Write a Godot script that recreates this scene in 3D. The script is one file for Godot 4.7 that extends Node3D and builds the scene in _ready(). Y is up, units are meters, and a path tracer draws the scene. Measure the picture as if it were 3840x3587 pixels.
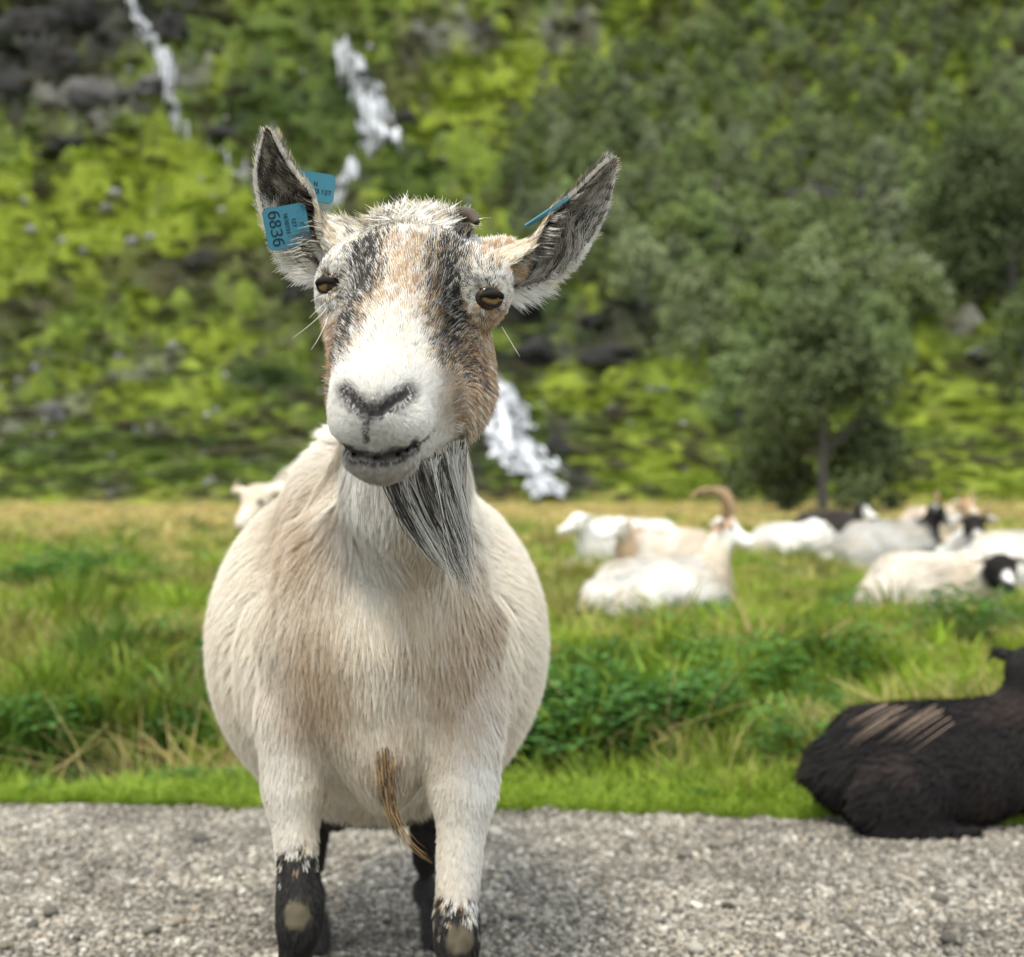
extends Node3D
# A pale goat on a gravel road in front of a meadow with resting goats and a green hillside with a waterfall.
# Lengths are metres, y is up, the road's far side lies towards -z.

var rng := RandomNumberGenerator.new()
var taken := {}
var n1 := FastNoiseLite.new()
var n2 := FastNoiseLite.new()
var n3 := FastNoiseLite.new()

func numbered(called: String) -> String:
	if not taken.has(called):
		taken[called] = 0
		return called
	taken[called] += 1
	return "%s_%03d" % [called, taken[called]]

func tag(o: Node, label := "", category := "", group := "", kind := "") -> Node:
	if label != "":
		o.set_meta("label", label)
	if category != "":
		o.set_meta("category", category)
	if group != "":
		o.set_meta("group", group)
	if kind != "":
		o.set_meta("kind", kind)
	return o

func base(called: String, at: Vector3, turn := 0.0) -> Node3D:
	var o := Node3D.new()
	o.name = numbered(called)
	add_child(o)
	o.position = at
	o.rotation.y = turn
	return o

func put(mesh: Mesh, called: String, m: Material, parent: Node) -> MeshInstance3D:
	var o := MeshInstance3D.new()
	o.name = numbered(called) if parent == self else called
	o.mesh = mesh
	o.material_override = m
	parent.add_child(o, true)
	return o

func mat(c: Color, rough := 0.9, tinted := true) -> StandardMaterial3D:
	var m := StandardMaterial3D.new()
	m.albedo_color = c.linear_to_srgb()
	m.roughness = rough
	m.vertex_color_use_as_albedo = tinted
	m.metallic_specular = 0.3
	return m

func array_mesh(v: PackedVector3Array, n: PackedVector3Array, idx: PackedInt32Array, c := PackedColorArray(), uv := PackedVector2Array()) -> ArrayMesh:
	var a := []
	a.resize(Mesh.ARRAY_MAX)
	a[Mesh.ARRAY_VERTEX] = v
	a[Mesh.ARRAY_NORMAL] = n
	a[Mesh.ARRAY_INDEX] = idx
	if c.size():
		a[Mesh.ARRAY_COLOR] = c
	if uv.size():
		a[Mesh.ARRAY_TEX_UV] = uv
	var m := ArrayMesh.new()
	m.add_surface_from_arrays(Mesh.PRIMITIVE_TRIANGLES, a)
	return m

func sm(a: float, b: float, x: float) -> float:
	return smoothstep(a, b, x)

# ---- copies: a MultiMesh filled from rows of basis, place and colour ----
class Rows:
	var b := PackedFloat32Array()
	var n := 0
	func add(t: Basis, o: Vector3, c: Color) -> void:
		b.append_array([t.x.x, t.y.x, t.z.x, o.x, t.x.y, t.y.y, t.z.y, o.y, t.x.z, t.y.z, t.z.z, o.z, c.r, c.g, c.b, 1.0])
		n += 1

func spread(rows: Rows, mesh: Mesh, called: String, m: Material, parent: Node) -> MultiMeshInstance3D:
	var mm := MultiMesh.new()
	mm.transform_format = MultiMesh.TRANSFORM_3D
	mm.use_colors = true
	mm.mesh = mesh
	mm.instance_count = rows.n
	mm.buffer = rows.b
	var o := MultiMeshInstance3D.new()
	o.name = numbered(called) if parent == self else called
	o.multimesh = mm
	o.material_override = m
	parent.add_child(o, true)
	o.set_meta("kind", "stuff")
	return o

# ---- bodies: rounded bones and ellipsoids joined smoothly on a grid, meshed with surface nets ----
# bone: [0, a, b, radius at a, radius at b, blend, carve]    ellipsoid: [1, centre, radii, turn (Basis or null), 0, blend, carve]
func bone(a: Vector3, b: Vector3, ra: float, rb: float, k := 0.03, carve := false) -> Array:
	return [0, a, b, ra, rb, k, carve]

func egg(c: Vector3, r: Vector3, k := 0.03, turn = null, carve := false) -> Array:
	return [1, c, r, turn, 0.0, k, carve]

func body_mesh(prims: Array, lo: Vector3, hi: Vector3, cell: float) -> Array:
	var nx := int((hi.x - lo.x) / cell) + 2
	var ny := int((hi.y - lo.y) / cell) + 2
	var nz := int((hi.z - lo.z) / cell) + 2
	var f := PackedFloat32Array()
	f.resize(nx * ny * nz)
	f.fill(1.0)
	for p in prims:
		var kind: int = p[0]
		var a: Vector3 = p[1]
		var b: Vector3 = p[2]
		var k: float = p[5]
		var carve: bool = p[6]
		var m := k + cell * 2.6
		var bl: Vector3
		var bh: Vector3
		var ra := 0.0
		var rb := 0.0
		var inv := Basis.IDENTITY
		var turned := false
		if kind == 0:
			ra = p[3]
			rb = p[4]
			var e := Vector3.ONE * (maxf(ra, rb) + m)
			bl = a.min(b) - e
			bh = a.max(b) + e
		else:
			var e2 := b
			if p[3] != null:
				turned = true
				inv = (p[3] as Basis).inverse()
				e2 = Vector3.ONE * maxf(b.x, maxf(b.y, b.z))
			bl = a - e2 - Vector3.ONE * m
			bh = a + e2 + Vector3.ONE * m
		var x0 := clampi(int((bl.x - lo.x) / cell), 0, nx - 1)
		var x1 := clampi(int((bh.x - lo.x) / cell) + 1, 0, nx - 1)
		var y0 := clampi(int((bl.y - lo.y) / cell), 0, ny - 1)
		var y1 := clampi(int((bh.y - lo.y) / cell) + 1, 0, ny - 1)
		var z0 := clampi(int((bl.z - lo.z) / cell), 0, nz - 1)
		var z1 := clampi(int((bh.z - lo.z) / cell) + 1, 0, nz - 1)
		var ab := b - a
		var il := 1.0 / maxf(ab.length_squared(), 1e-9)
		var ir := Vector3(1.0 / maxf(b.x, 1e-5), 1.0 / maxf(b.y, 1e-5), 1.0 / maxf(b.z, 1e-5))
		var ik := 1.0 / k
		for z in range(z0, z1 + 1):
			for y in range(y0, y1 + 1):
				var i := (z * ny + y) * nx + x0
				var q := Vector3(lo.x + x0 * cell, lo.y + y * cell, lo.z + z * cell) - a
				for x in range(x0, x1 + 1):
					var d: float
					if kind == 0:
						var t := clampf(q.dot(ab) * il, 0.0, 1.0)
						d = (q - ab * t).length() - ra - (rb - ra) * t
					else:
						var w := (inv * q if turned else q) * ir
						var k0 := w.length()
						d = k0 * (k0 - 1.0) / maxf((w * ir).length(), 1e-5)
					if carve:
						d = -d
						var o := f[i]
						var h := maxf(k - absf(d - o), 0.0) * ik
						f[i] = maxf(d, o) + h * h * k * 0.25
					else:
						var o := f[i]
						var h := maxf(k - absf(d - o), 0.0) * ik
						f[i] = minf(d, o) - h * h * k * 0.25
					i += 1
					q.x += cell
	var at := PackedInt32Array()
	at.resize(nx * ny * nz)
	at.fill(-1)
	var v := PackedVector3Array()
	var n := PackedVector3Array()
	var idx := PackedInt32Array()
	var sx := 1
	var sy := nx
	var sz := nx * ny
	var far := cell * 2.5
	for z in nz - 1:
		for y in ny - 1:
			var i := (z * ny + y) * nx - 1
			for x in nx - 1:
				i += 1
				var f0 := f[i]
				if f0 > far or f0 < -far:
					continue
				var f1 := f[i + 1]
				var f2 := f[i + sy]
				var f3 := f[i + sy + 1]
				var f4 := f[i + sz]
				var f5 := f[i + sz + 1]
				var f6 := f[i + sz + sy]
				var f7 := f[i + sz + sy + 1]
				var neg := int(f0 < 0.0) + int(f1 < 0.0) + int(f2 < 0.0) + int(f3 < 0.0) + int(f4 < 0.0) + int(f5 < 0.0) + int(f6 < 0.0) + int(f7 < 0.0)
				if neg == 0 or neg == 8:
					continue
				var s := Vector3.ZERO
				var c := 0
				if (f0 < 0.0) != (f1 < 0.0): s += Vector3(f0 / (f0 - f1), 0, 0); c += 1
				if (f2 < 0.0) != (f3 < 0.0): s += Vector3(f2 / (f2 - f3), 1, 0); c += 1
				if (f4 < 0.0) != (f5 < 0.0): s += Vector3(f4 / (f4 - f5), 0, 1); c += 1
				if (f6 < 0.0) != (f7 < 0.0): s += Vector3(f6 / (f6 - f7), 1, 1); c += 1
				if (f0 < 0.0) != (f2 < 0.0): s += Vector3(0, f0 / (f0 - f2), 0); c += 1
				if (f1 < 0.0) != (f3 < 0.0): s += Vector3(1, f1 / (f1 - f3), 0); c += 1
				if (f4 < 0.0) != (f6 < 0.0): s += Vector3(0, f4 / (f4 - f6), 1); c += 1
				if (f5 < 0.0) != (f7 < 0.0): s += Vector3(1, f5 / (f5 - f7), 1); c += 1
				if (f0 < 0.0) != (f4 < 0.0): s += Vector3(0, 0, f0 / (f0 - f4)); c += 1
				if (f1 < 0.0) != (f5 < 0.0): s += Vector3(1, 0, f1 / (f1 - f5)); c += 1
				if (f2 < 0.0) != (f6 < 0.0): s += Vector3(0, 1, f2 / (f2 - f6)); c += 1
				if (f3 < 0.0) != (f7 < 0.0): s += Vector3(1, 1, f3 / (f3 - f7)); c += 1
				s /= float(c)
				at[i] = v.size()
				v.append(lo + (Vector3(x, y, z) + s) * cell)
				n.append(Vector3(f1 - f0 + f3 - f2 + f5 - f4 + f7 - f6, f2 - f0 + f3 - f1 + f6 - f4 + f7 - f5, f4 - f0 + f5 - f1 + f6 - f2 + f7 - f3).normalized())
				var me := at[i]
				if y > 0 and z > 0 and (f0 < 0.0) != (f1 < 0.0):
					quad(idx, f0 < 0.0, me, at[i - sy], at[i - sy - sz], at[i - sz])
				if x > 0 and z > 0 and (f0 < 0.0) != (f2 < 0.0):
					quad(idx, f0 < 0.0, me, at[i - sz], at[i - sz - sx], at[i - sx])
				if x > 0 and y > 0 and (f0 < 0.0) != (f4 < 0.0):
					quad(idx, f0 < 0.0, me, at[i - sx], at[i - sx - sy], at[i - sy])
	return [v, n, idx]

func quad(idx: PackedInt32Array, inside: bool, a: int, b: int, c: int, d: int) -> void:
	if a < 0 or b < 0 or c < 0 or d < 0:
		return
	if inside:
		idx.append_array([a, c, b, a, d, c])
	else:
		idx.append_array([a, b, c, a, c, d])

# joins several [v, n, idx, colours] into one
func join(pieces: Array) -> ArrayMesh:
	var v := PackedVector3Array()
	var n := PackedVector3Array()
	var idx := PackedInt32Array()
	var c := PackedColorArray()
	for p in pieces:
		var first := v.size()
		v.append_array(p[0])
		n.append_array(p[1])
		c.append_array(p[3])
		for i in p[2]:
			idx.append(i + first)
	return array_mesh(v, n, idx, c)

# ---- tubes along points ----
func tube(out: Array, pts: Array, radii: Array, sides := 8, col := Color.WHITE) -> void:
	# out = [v, n, idx, c]
	var v: PackedVector3Array = out[0]
	var nn: PackedVector3Array = out[1]
	var idx: PackedInt32Array = out[2]
	var c: PackedColorArray = out[3]
	var first := v.size()
	var side := Vector3.ZERO
	for i in pts.size():
		var t: Vector3 = (pts[mini(i + 1, pts.size() - 1)] - pts[maxi(i - 1, 0)]).normalized()
		if i == 0:
			side = t.cross(Vector3(0.31, 0.2, 0.93)).normalized()
		side = (side - t * side.dot(t)).normalized()
		var up := t.cross(side)
		for k in sides:
			var a := TAU * k / sides
			var d := side * cos(a) + up * sin(a)
			v.append(pts[i] + d * radii[i])
			nn.append(d)
			c.append(col)
	for i in pts.size() - 1:
		for k in sides:
			var p := first + i * sides + k
			var q := first + i * sides + (k + 1) % sides
			idx.append_array([p, p + sides, q, q, p + sides, q + sides])
	var last := first + (pts.size() - 1) * sides
	for k in range(1, sides - 1):
		idx.append_array([last, last + k + 1, last + k])
		idx.append_array([first, first + k, first + k + 1])
	out[0] = v
	out[1] = nn
	out[2] = idx
	out[3] = c

func blank() -> Array:
	return [PackedVector3Array(), PackedVector3Array(), PackedInt32Array(), PackedColorArray()]

func done(a: Array) -> ArrayMesh:
	return array_mesh(a[0], a[1], a[2], a[3])

# a flat tapering strip along points, facing «out»
func strip(o: Array, pts: PackedVector3Array, w: float, out: Vector3, col: Color, tip := 0.12, soft := 0.0) -> void:
	var v: PackedVector3Array = o[0]
	var n: PackedVector3Array = o[1]
	var idx: PackedInt32Array = o[2]
	var c: PackedColorArray = o[3]
	var last := pts.size() - 1
	for i in pts.size():
		var t := (pts[mini(i + 1, last)] - pts[maxi(i - 1, 0)]).normalized()
		var s := t.cross(out).normalized()
		var nn := (s.cross(t) + out * soft).normalized()
		var u := float(i) / last
		var ww := w * lerpf(1.0, tip, u * u) * 0.5
		var first := v.size()
		v.append(pts[i] - s * ww)
		v.append(pts[i] + s * ww)
		n.append(nn)
		n.append(nn)
		c.append(col)
		c.append(col)
		if i < last:
			idx.append_array([first, first + 2, first + 1, first + 1, first + 2, first + 3])
	o[0] = v
	o[1] = n
	o[2] = idx
	o[3] = c

# a lock of hairs: x across (spread), y along, z lift
func lock(hairs: int, lift: float, curl: float, width: float, segs: int, seed_: int) -> ArrayMesh:
	var r := RandomNumberGenerator.new()
	r.seed = seed_
	var o := blank()
	for h in hairs:
		var x0 := r.randf_range(-1.0, 1.0)
		var y0 := r.randf_range(-0.35, 0.25)
		var lean := r.randf_range(-0.9, 0.9)
		var le := r.randf_range(0.7, 1.1)
		var li := lift * r.randf_range(0.6, 1.4)
		var pts := PackedVector3Array()
		for s in segs + 1:
			var t := float(s) / segs
			pts.append(Vector3(x0 * (1.0 - 0.15 * t) + lean * t * t, y0 + le * t, li * t - curl * t * t))
		var b := r.randf_range(0.9, 1.07)
		strip(o, pts, width * r.randf_range(0.7, 1.25), Vector3(0, 0, 1), Color(b, b, b), 0.12, 2.5)
	return done(o)

# fur on a mesh: «style» gives [length, half spread, flow, colour, tilt] for a point, or null for none
func fur(parts: Array, per_m2: float, style: Callable, rows: Rows) -> void:
	var v: PackedVector3Array = parts[0]
	var n: PackedVector3Array = parts[1]
	var idx: PackedInt32Array = parts[2]
	var i := 0
	var left := 0.0
	while i < idx.size():
		var a := v[idx[i]]
		var b := v[idx[i + 1]]
		var c := v[idx[i + 2]]
		left += (b - a).cross(c - a).length() * 0.5 * per_m2
		while left > 1.0 or rng.randf() < left:
			left -= 1.0
			var u := rng.randf()
			var w := rng.randf()
			if u + w > 1.0:
				u = 1.0 - u
				w = 1.0 - w
			var p := a + (b - a) * u + (c - a) * w
			var nn := (n[idx[i]] * (1.0 - u - w) + n[idx[i + 1]] * u + n[idx[i + 2]] * w).normalized()
			var st = style.call(p, nn)
			if st == null:
				continue
			var fl: Vector3 = st[2]
			fl = fl - nn * fl.dot(nn)
			if fl.length_squared() < 1e-6:
				continue
			fl = fl.normalized()
			var ang: float = st[4]
			var y := fl * cos(ang) + nn * sin(ang)
			var x := y.cross(nn).normalized()
			var z := x.cross(y)
			var le: float = st[0] * rng.randf_range(0.75, 1.2)
			rows.add(Basis(x * st[1], y * le, z * le), p, st[3])
		i += 3

# ---- the place ----
func edge_of_road(x: float) -> float:
	return -2.936 + 0.082 * clampf(x, -12.0, 12.0) + 0.06 * n1.get_noise_2d(x * 60.0, 7.0) + 0.03 * n2.get_noise_2d(x * 200.0, 3.0)

func height(x: float, z: float) -> float:
	var d := -z
	var e := d - 34.0
	var past := -(z - edge_of_road(x))
	var h := 0.0
	if past > 0.0:
		h += -0.02 * sm(0.0, 0.2, past) * (1.0 - sm(0.3, 0.7, past))
		h += 0.05 * sm(0.6, 2.0, past)
		h += (n1.get_noise_2d(x * 22.0, z * 22.0) * 0.13 + n2.get_noise_2d(x * 70.0, z * 70.0) * 0.035) * sm(0.3, 1.6, past)
		# the hollow behind the verge on the left
		var hx := (x + 1.12) / 0.36
		var hz := (z + 3.62) / 0.32
		h -= 0.16 * exp(-hx * hx - hz * hz)
	else:
		h -= 0.03
	if e > 0.0:
		var up := 0.14 * e + 0.0014 * e * e
		var soft := sm(0.0, 14.0, e)
		up += soft * (n1.get_noise_2d(x * 2.3 + 40.0, z * 2.3) * 2.6 + n2.get_noise_2d(x * 5.5, z * 5.5) * 1.1) * clampf(e / 45.0, 0.25, 2.0)
		up += soft * n3.get_noise_2d(x * 14.0, z * 14.0) * 0.5 * clampf(e / 30.0, 0.4, 1.5)
		h += maxf(up, 0.02 * e)
	return h

# where a line of sight with that bearing (tangent, to the right) and rise (tangent) from a person's eye meets the ground
func survey(bearing: float, rise: float) -> Vector3:
	var d := 4.0
	while d < 380.0:
		var y := 0.735 + rise * d
		if height(bearing * d, -d) >= y:
			break
		d *= 1.006
	return Vector3(bearing * d, height(bearing * d, -d), -d)

func _ready() -> void:
	rng.seed = 4711
	n1.seed = 3
	n1.frequency = 0.05
	n1.fractal_octaves = 3
	n2.seed = 11
	n2.frequency = 0.05
	n2.fractal_octaves = 2
	n3.seed = 29
	n3.frequency = 0.05
	n3.fractal_octaves = 2
	# camera, sky, sun
	var cam := Camera3D.new()
	cam.name = "camera"
	cam.position = Vector3(0, 0.735, 0)
	cam.fov = 39.3
	cam.far = 1500.0
	var lens := CameraAttributesPhysical.new()
	lens.frustum_focal_length = 33.61
	lens.frustum_near = 0.05
	lens.frustum_far = 1500.0
	lens.frustum_focus_distance = 1.24
	lens.exposure_aperture = 3.6
	cam.attributes = lens
	add_child(cam)
	cam.fov = 39.3
	cam.far = 1500.0
	var env := Environment.new()
	env.background_mode = Environment.BG_SKY
	var skym := ProceduralSkyMaterial.new()
	skym.sky_top_color = Color(0.93, 0.96, 1.0)
	skym.sky_horizon_color = Color(0.80, 0.83, 0.86)
	skym.ground_horizon_color = Color(0.4, 0.42, 0.36)
	skym.ground_bottom_color = Color(0.3, 0.31, 0.27)
	skym.sky_curve = 0.25
	skym.sun_angle_max = 1.0
	skym.sky_energy_multiplier = 1.0
	var sky := Sky.new()
	sky.sky_material = skym
	env.sky = sky
	env.tonemap_mode = Environment.TONE_MAPPER_LINEAR
	env.tonemap_exposure = 2.05
	env.sdfgi_enabled = true
	env.ssao_enabled = true
	env.ssil_enabled = true
	var we := WorldEnvironment.new()
	we.name = "air"
	we.environment = env
	add_child(we)
	var sun := DirectionalLight3D.new()
	sun.name = "veiled_sun"
	sun.light_energy = 0.5
	sun.light_color = Color(1.0, 0.97, 0.92)
	sun.light_angular_distance = 14.0
	sun.shadow_enabled = true
	sun.rotation_degrees = Vector3(-62, -28, 0)
	add_child(sun)
	var from := Time.get_ticks_msec()
	build_ground()
	print("ground ", Time.get_ticks_msec() - from); from = Time.get_ticks_msec()
	build_hill()
	print("hill ", Time.get_ticks_msec() - from); from = Time.get_ticks_msec()
	build_meadow()
	print("meadow ", Time.get_ticks_msec() - from); from = Time.get_ticks_msec()
	build_herd()
	print("herd ", Time.get_ticks_msec() - from); from = Time.get_ticks_msec()
	build_goat()
	print("goat ", Time.get_ticks_msec() - from); from = Time.get_ticks_msec()

# ---- ground and road ----
const BRIGHT := Color(0.26, 0.325, 0.03)
const FRESH := Color(0.165, 0.23, 0.03)
const MOSS := Color(0.105, 0.15, 0.027)
const DEEP := Color(0.042, 0.072, 0.018)
const HEATH := Color(0.085, 0.075, 0.042)
const STONE := Color(0.20, 0.19, 0.175)
const DARKROCK := Color(0.04, 0.038, 0.034)
const STRAW := Color(0.36, 0.27, 0.095)
const SOIL := Color(0.045, 0.032, 0.022)

var patches := []

func patch(bearing: float, rise: float, wide: float, tall: float, c: Color, much := 1.0) -> void:
	var p := survey(bearing, rise)
	var a := survey(bearing, rise - tall)
	var b := survey(bearing, rise + tall)
	patches.append([p.x, p.z, wide * -p.z, maxf(1.0, absf(a.z - b.z) * 0.5), c, much, bearing])

func land_color(x: float, z: float) -> Color:
	var d := -z
	var e := d - 34.0
	var c: Color
	if e < 0.0:
		var past := d + edge_of_road(x)
		var a := n1.get_noise_2d(x * 9.0 + 60.0, z * 9.0)
		c = MOSS.lerp(FRESH, clampf(0.5 + a, 0.0, 1.0))
		c = c.lerp(STRAW * 0.6, clampf(0.2 + n2.get_noise_2d(x * 12.0, z * 12.0 + 30.0), 0.0, 0.6))
		c = c.lerp(STRAW, sm(17.0, 27.0, d + 4.0 * a) * 0.75)
		c = c.lerp(SOIL, 1.0 - sm(0.0, 0.12, past))
		var hx := (x + 1.12) / 0.42
		var hz := (z + 3.62) / 0.32
		c = c.lerp(SOIL, clampf(1.5 * exp(-hx * hx - hz * hz), 0.0, 1.0))
		return c
	var s := 1.0 / (0.5 + d / 90.0)
	var m := n1.get_noise_2d(x * 7.0 * s, z * 4.5 * s)
	var k := n2.get_noise_2d(x * 17.0 * s + 90.0, z * 10.0 * s)
	var r := n3.get_noise_2d(x * 12.0 * s, z * 8.0 * s - 70.0)
	c = FRESH.lerp(BRIGHT, clampf(0.5 + 1.5 * m, 0.0, 1.0))
	c = c.lerp(MOSS, clampf(0.25 + 1.6 * k, 0.0, 0.9))
	c = c.lerp(HEATH, clampf((r - 0.12) * 3.0, 0.0, 0.75))
	var band := n2.get_noise_2d(x * 6.0 * s + 500.0, z * 16.0 * s + 90.0)
	c = c.lerp(DARKROCK.lerp(HEATH, 0.4), clampf((band - 0.27) * 5.0, 0.0, 0.8))
	var jx := 0.5 * n2.get_noise_2d(x * 9.0 * s, z * 9.0 * s + 400.0)
	for p in patches:
		var qx: float = (x - p[0]) / p[2] + jx
		if absf(qx) > 2.2:
			continue
		var qz: float = (z - p[1]) / p[3] + jx
		if absf(qz) > 2.2:
			continue
		var w := 1.0 - sm(0.75, 1.25, sqrt(qx * qx + qz * qz) + 0.5 * k)
		c = c.lerp(p[4] as Color, w * p[5])
	return c

func noise_texture(freq: float, octaves: int, seed_: int, lo: Color, hi: Color, side := 512) -> NoiseTexture2D:
	var t := NoiseTexture2D.new()
	var n := FastNoiseLite.new()
	n.seed = seed_
	n.frequency = freq
	n.fractal_octaves = octaves
	t.noise = n
	t.width = side
	t.height = side
	t.seamless = true
	var g := Gradient.new()
	g.set_color(0, lo)
	g.set_color(1, hi)
	t.color_ramp = g
	return t

func pebble_mesh(seed_: int, jag := 0.35) -> ArrayMesh:
	var r := RandomNumberGenerator.new()
	r.seed = seed_
	var sph := SphereMesh.new()
	sph.radius = 1.0
	sph.height = 2.0
	sph.radial_segments = 7
	sph.rings = 3
	var a := sph.get_mesh_arrays()
	var v: PackedVector3Array = a[Mesh.ARRAY_VERTEX]
	var n := FastNoiseLite.new()
	n.seed = seed_
	n.frequency = 0.7
	var st := SurfaceTool.new()
	st.begin(Mesh.PRIMITIVE_TRIANGLES)
	var idx: PackedInt32Array = a[Mesh.ARRAY_INDEX]
	for i in idx:
		st.add_vertex(v[i] * (1.0 + jag * 1.6 * n.get_noise_3dv(v[i] * 1.4)))
	st.generate_normals()
	return st.commit()

func build_ground() -> void:
	make_patches()
	var v := PackedVector3Array()
	var n := PackedVector3Array()
	var idx := PackedInt32Array()
	var c := PackedColorArray()
	var d := 2.55
	var ds := PackedFloat32Array()
	while d < 380.0:
		ds.append(d)
		d += clampf(d * 0.0115, 0.02, 2.6)
	ds.append(420.0)
	ds.append(600.0)
	var w := 241
	for dd in ds:
		var reach := 0.62 * dd + 3.0
		for i in w:
			var t := (i - (w - 1) / 2.0) / ((w - 1) / 2.0)
			var x := reach * t
			if absf(t) > 0.97:
				x *= 1.0 + (absf(t) - 0.97) * 40.0
			var z := -dd
			v.append(Vector3(x, height(x, z) if dd < 400.0 else height(x, -380.0), z))
			c.append(land_color(x, z))
	n.resize(v.size())
	var rows := ds.size()
	for j in rows:
		for i in w:
			var p := j * w + i
			var a := v[j * w + mini(i + 1, w - 1)] - v[j * w + maxi(i - 1, 0)]
			var b := v[maxi(j - 1, 0) * w + i] - v[mini(j + 1, rows - 1) * w + i]
			n[p] = b.cross(a).normalized()
			if i < w - 1 and j < rows - 1:
				idx.append_array([p, p + w, p + 1, p + 1, p + w, p + w + 1])
	var m := mat(Color.WHITE, 0.95)
	m.albedo_texture = noise_texture(0.02, 5, 5, Color(0.62, 0.62, 0.62), Color(1, 1, 1))
	m.uv1_triplanar = true
	m.uv1_world_triplanar = true
	m.uv1_scale = Vector3(0.11, 0.11, 0.11)
	tag(put(array_mesh(v, n, idx, c), "ground", m, self), "", "", "", "structure")
	# the field behind the road, out of the picture
	var back := PlaneMesh.new()
	back.size = Vector2(160, 80)
	var bm := mat(FRESH, 0.95, false)
	var bk := put(back, "field", bm, self)
	bk.position = Vector3(0, -0.02, 44.5)
	tag(bk, "", "", "", "structure")
	# road
	var rv := PackedVector3Array()
	var rn := PackedVector3Array()
	var rc := PackedColorArray()
	var ri := PackedInt32Array()
	var nx := 401
	var nz := 81
	for j in nz:
		for i in nx:
			var x := -40.0 + 80.0 * i / (nx - 1)
			x = x * (0.12 + 0.88 * absf(x) / 40.0)
			var ez := edge_of_road(x)
			var z := lerpf(ez - 0.03, 4.6, float(j) / (nz - 1))
			rv.append(Vector3(x, 0.004 + 0.006 * n2.get_noise_2d(x * 40.0, z * 40.0) - 0.02 * (1.0 if j == 0 else 0.0), z))
			rn.append(Vector3.UP)
			var t := n1.get_noise_2d(x * 30.0, z * 60.0)
			rc.append(Color(0.23, 0.21, 0.175) * (1.0 + 0.35 * t))
			if i < nx - 1 and j < nz - 1:
				var p := j * nx + i
				ri.append_array([p, p + 1, p + nx, p + 1, p + nx + 1, p + nx])
	var rm := mat(Color.WHITE, 0.95)
	rm.albedo_texture = noise_texture(0.09, 3, 8, Color(0.45, 0.44, 0.43), Color(1, 1, 1), 1024)
	rm.heightmap_enabled = true
	rm.heightmap_texture = rm.albedo_texture
	rm.heightmap_scale = 0.8
	rm.uv1_triplanar = true
	rm.uv1_world_triplanar = true
	rm.uv1_scale = Vector3(1.6, 1.6, 1.6)
	var road := put(array_mesh(rv, rn, ri, rc), "gravel_road", rm, self)
	tag(road, "", "", "", "structure")
	var stone := mat(Color.WHITE, 0.85)
	var tones := [Color(0.30, 0.275, 0.225), Color(0.24, 0.218, 0.176), Color(0.18, 0.165, 0.132), Color(0.44, 0.41, 0.345), Color(0.09, 0.084, 0.07), Color(0.31, 0.26, 0.19)]
	for kind in 3:
		var rows_ := Rows.new()
		for k in 72000:
			var z := -sqrt(rng.randf_range(1.25 * 1.25, 3.0 * 3.0))
			var x := rng.randf_range(-1.0, 1.0) * (0.56 * -z + 0.3)
			if k % 5 == 0:
				x = rng.randf_range(-4.0, 4.0)
				z = rng.randf_range(-3.0, -0.4)
			var past := -z + edge_of_road(x)
			if past > rng.randf_range(-0.03, 0.05):
				continue
			var s := 0.0016 + 0.0040 * pow(rng.randf(), 3.0)
			if rng.randf() < 0.02:
				s *= 1.8
			var t := Basis.from_euler(Vector3(rng.randf_range(-0.4, 0.4), rng.randf() * TAU, rng.randf_range(-0.4, 0.4))) * Basis.from_scale(Vector3(s * rng.randf_range(0.8, 1.6), s * rng.randf_range(0.5, 0.9), s))
			var q := rng.randf()
			var col: Color = tones[0 if q < 0.3 else (1 if q < 0.55 else (2 if q < 0.7 else (3 if q < 0.84 else (4 if q < 0.91 else 5))))]
			rows_.add(t, Vector3(x, 0.004 + 0.006 * n2.get_noise_2d(x * 40.0, z * 40.0) + s * 0.3, z), col * rng.randf_range(0.7, 1.2) * (1.0 + 0.45 * n1.get_noise_2d(x * 25.0, z * 50.0) + 0.3 * n2.get_noise_2d(x * 120.0, z * 160.0)))
		spread(rows_, pebble_mesh(20 + kind), "gravel", stone, self)
	# the stones one can pick apart
	var kinds := [pebble_mesh(41), pebble_mesh(42), pebble_mesh(43)]
	for k in 70:
		var z := -rng.randf_range(1.6, 2.85)
		var x := rng.randf_range(-1.0, 1.0) * 0.45 * -z
		var s := rng.randf_range(0.008, 0.016)
		var sm_ := mat((tones[rng.randi() % 6] as Color) * rng.randf_range(0.5, 1.1), 0.85, false)
		var o := put(kinds[k % 3], "stone", sm_, road)
		o.basis = Basis.from_euler(Vector3(rng.randf_range(-0.3, 0.3), rng.randf() * TAU, rng.randf_range(-0.3, 0.3))) * Basis.from_scale(Vector3(s * 1.3, s * 0.6, s))
		o.position = Vector3(x, 0.006 + s * 0.25, z)

# ---- hillside: patches of cover, rocks, water, trees ----
func make_patches() -> void:
	for p in PATCHES:
		var c: Color = [BRIGHT, FRESH, MOSS, DEEP, HEATH, STONE, DARKROCK, STRAW][p[4]]
		patch(p[0], p[1], p[2], p[3], c, p[5])

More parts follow.
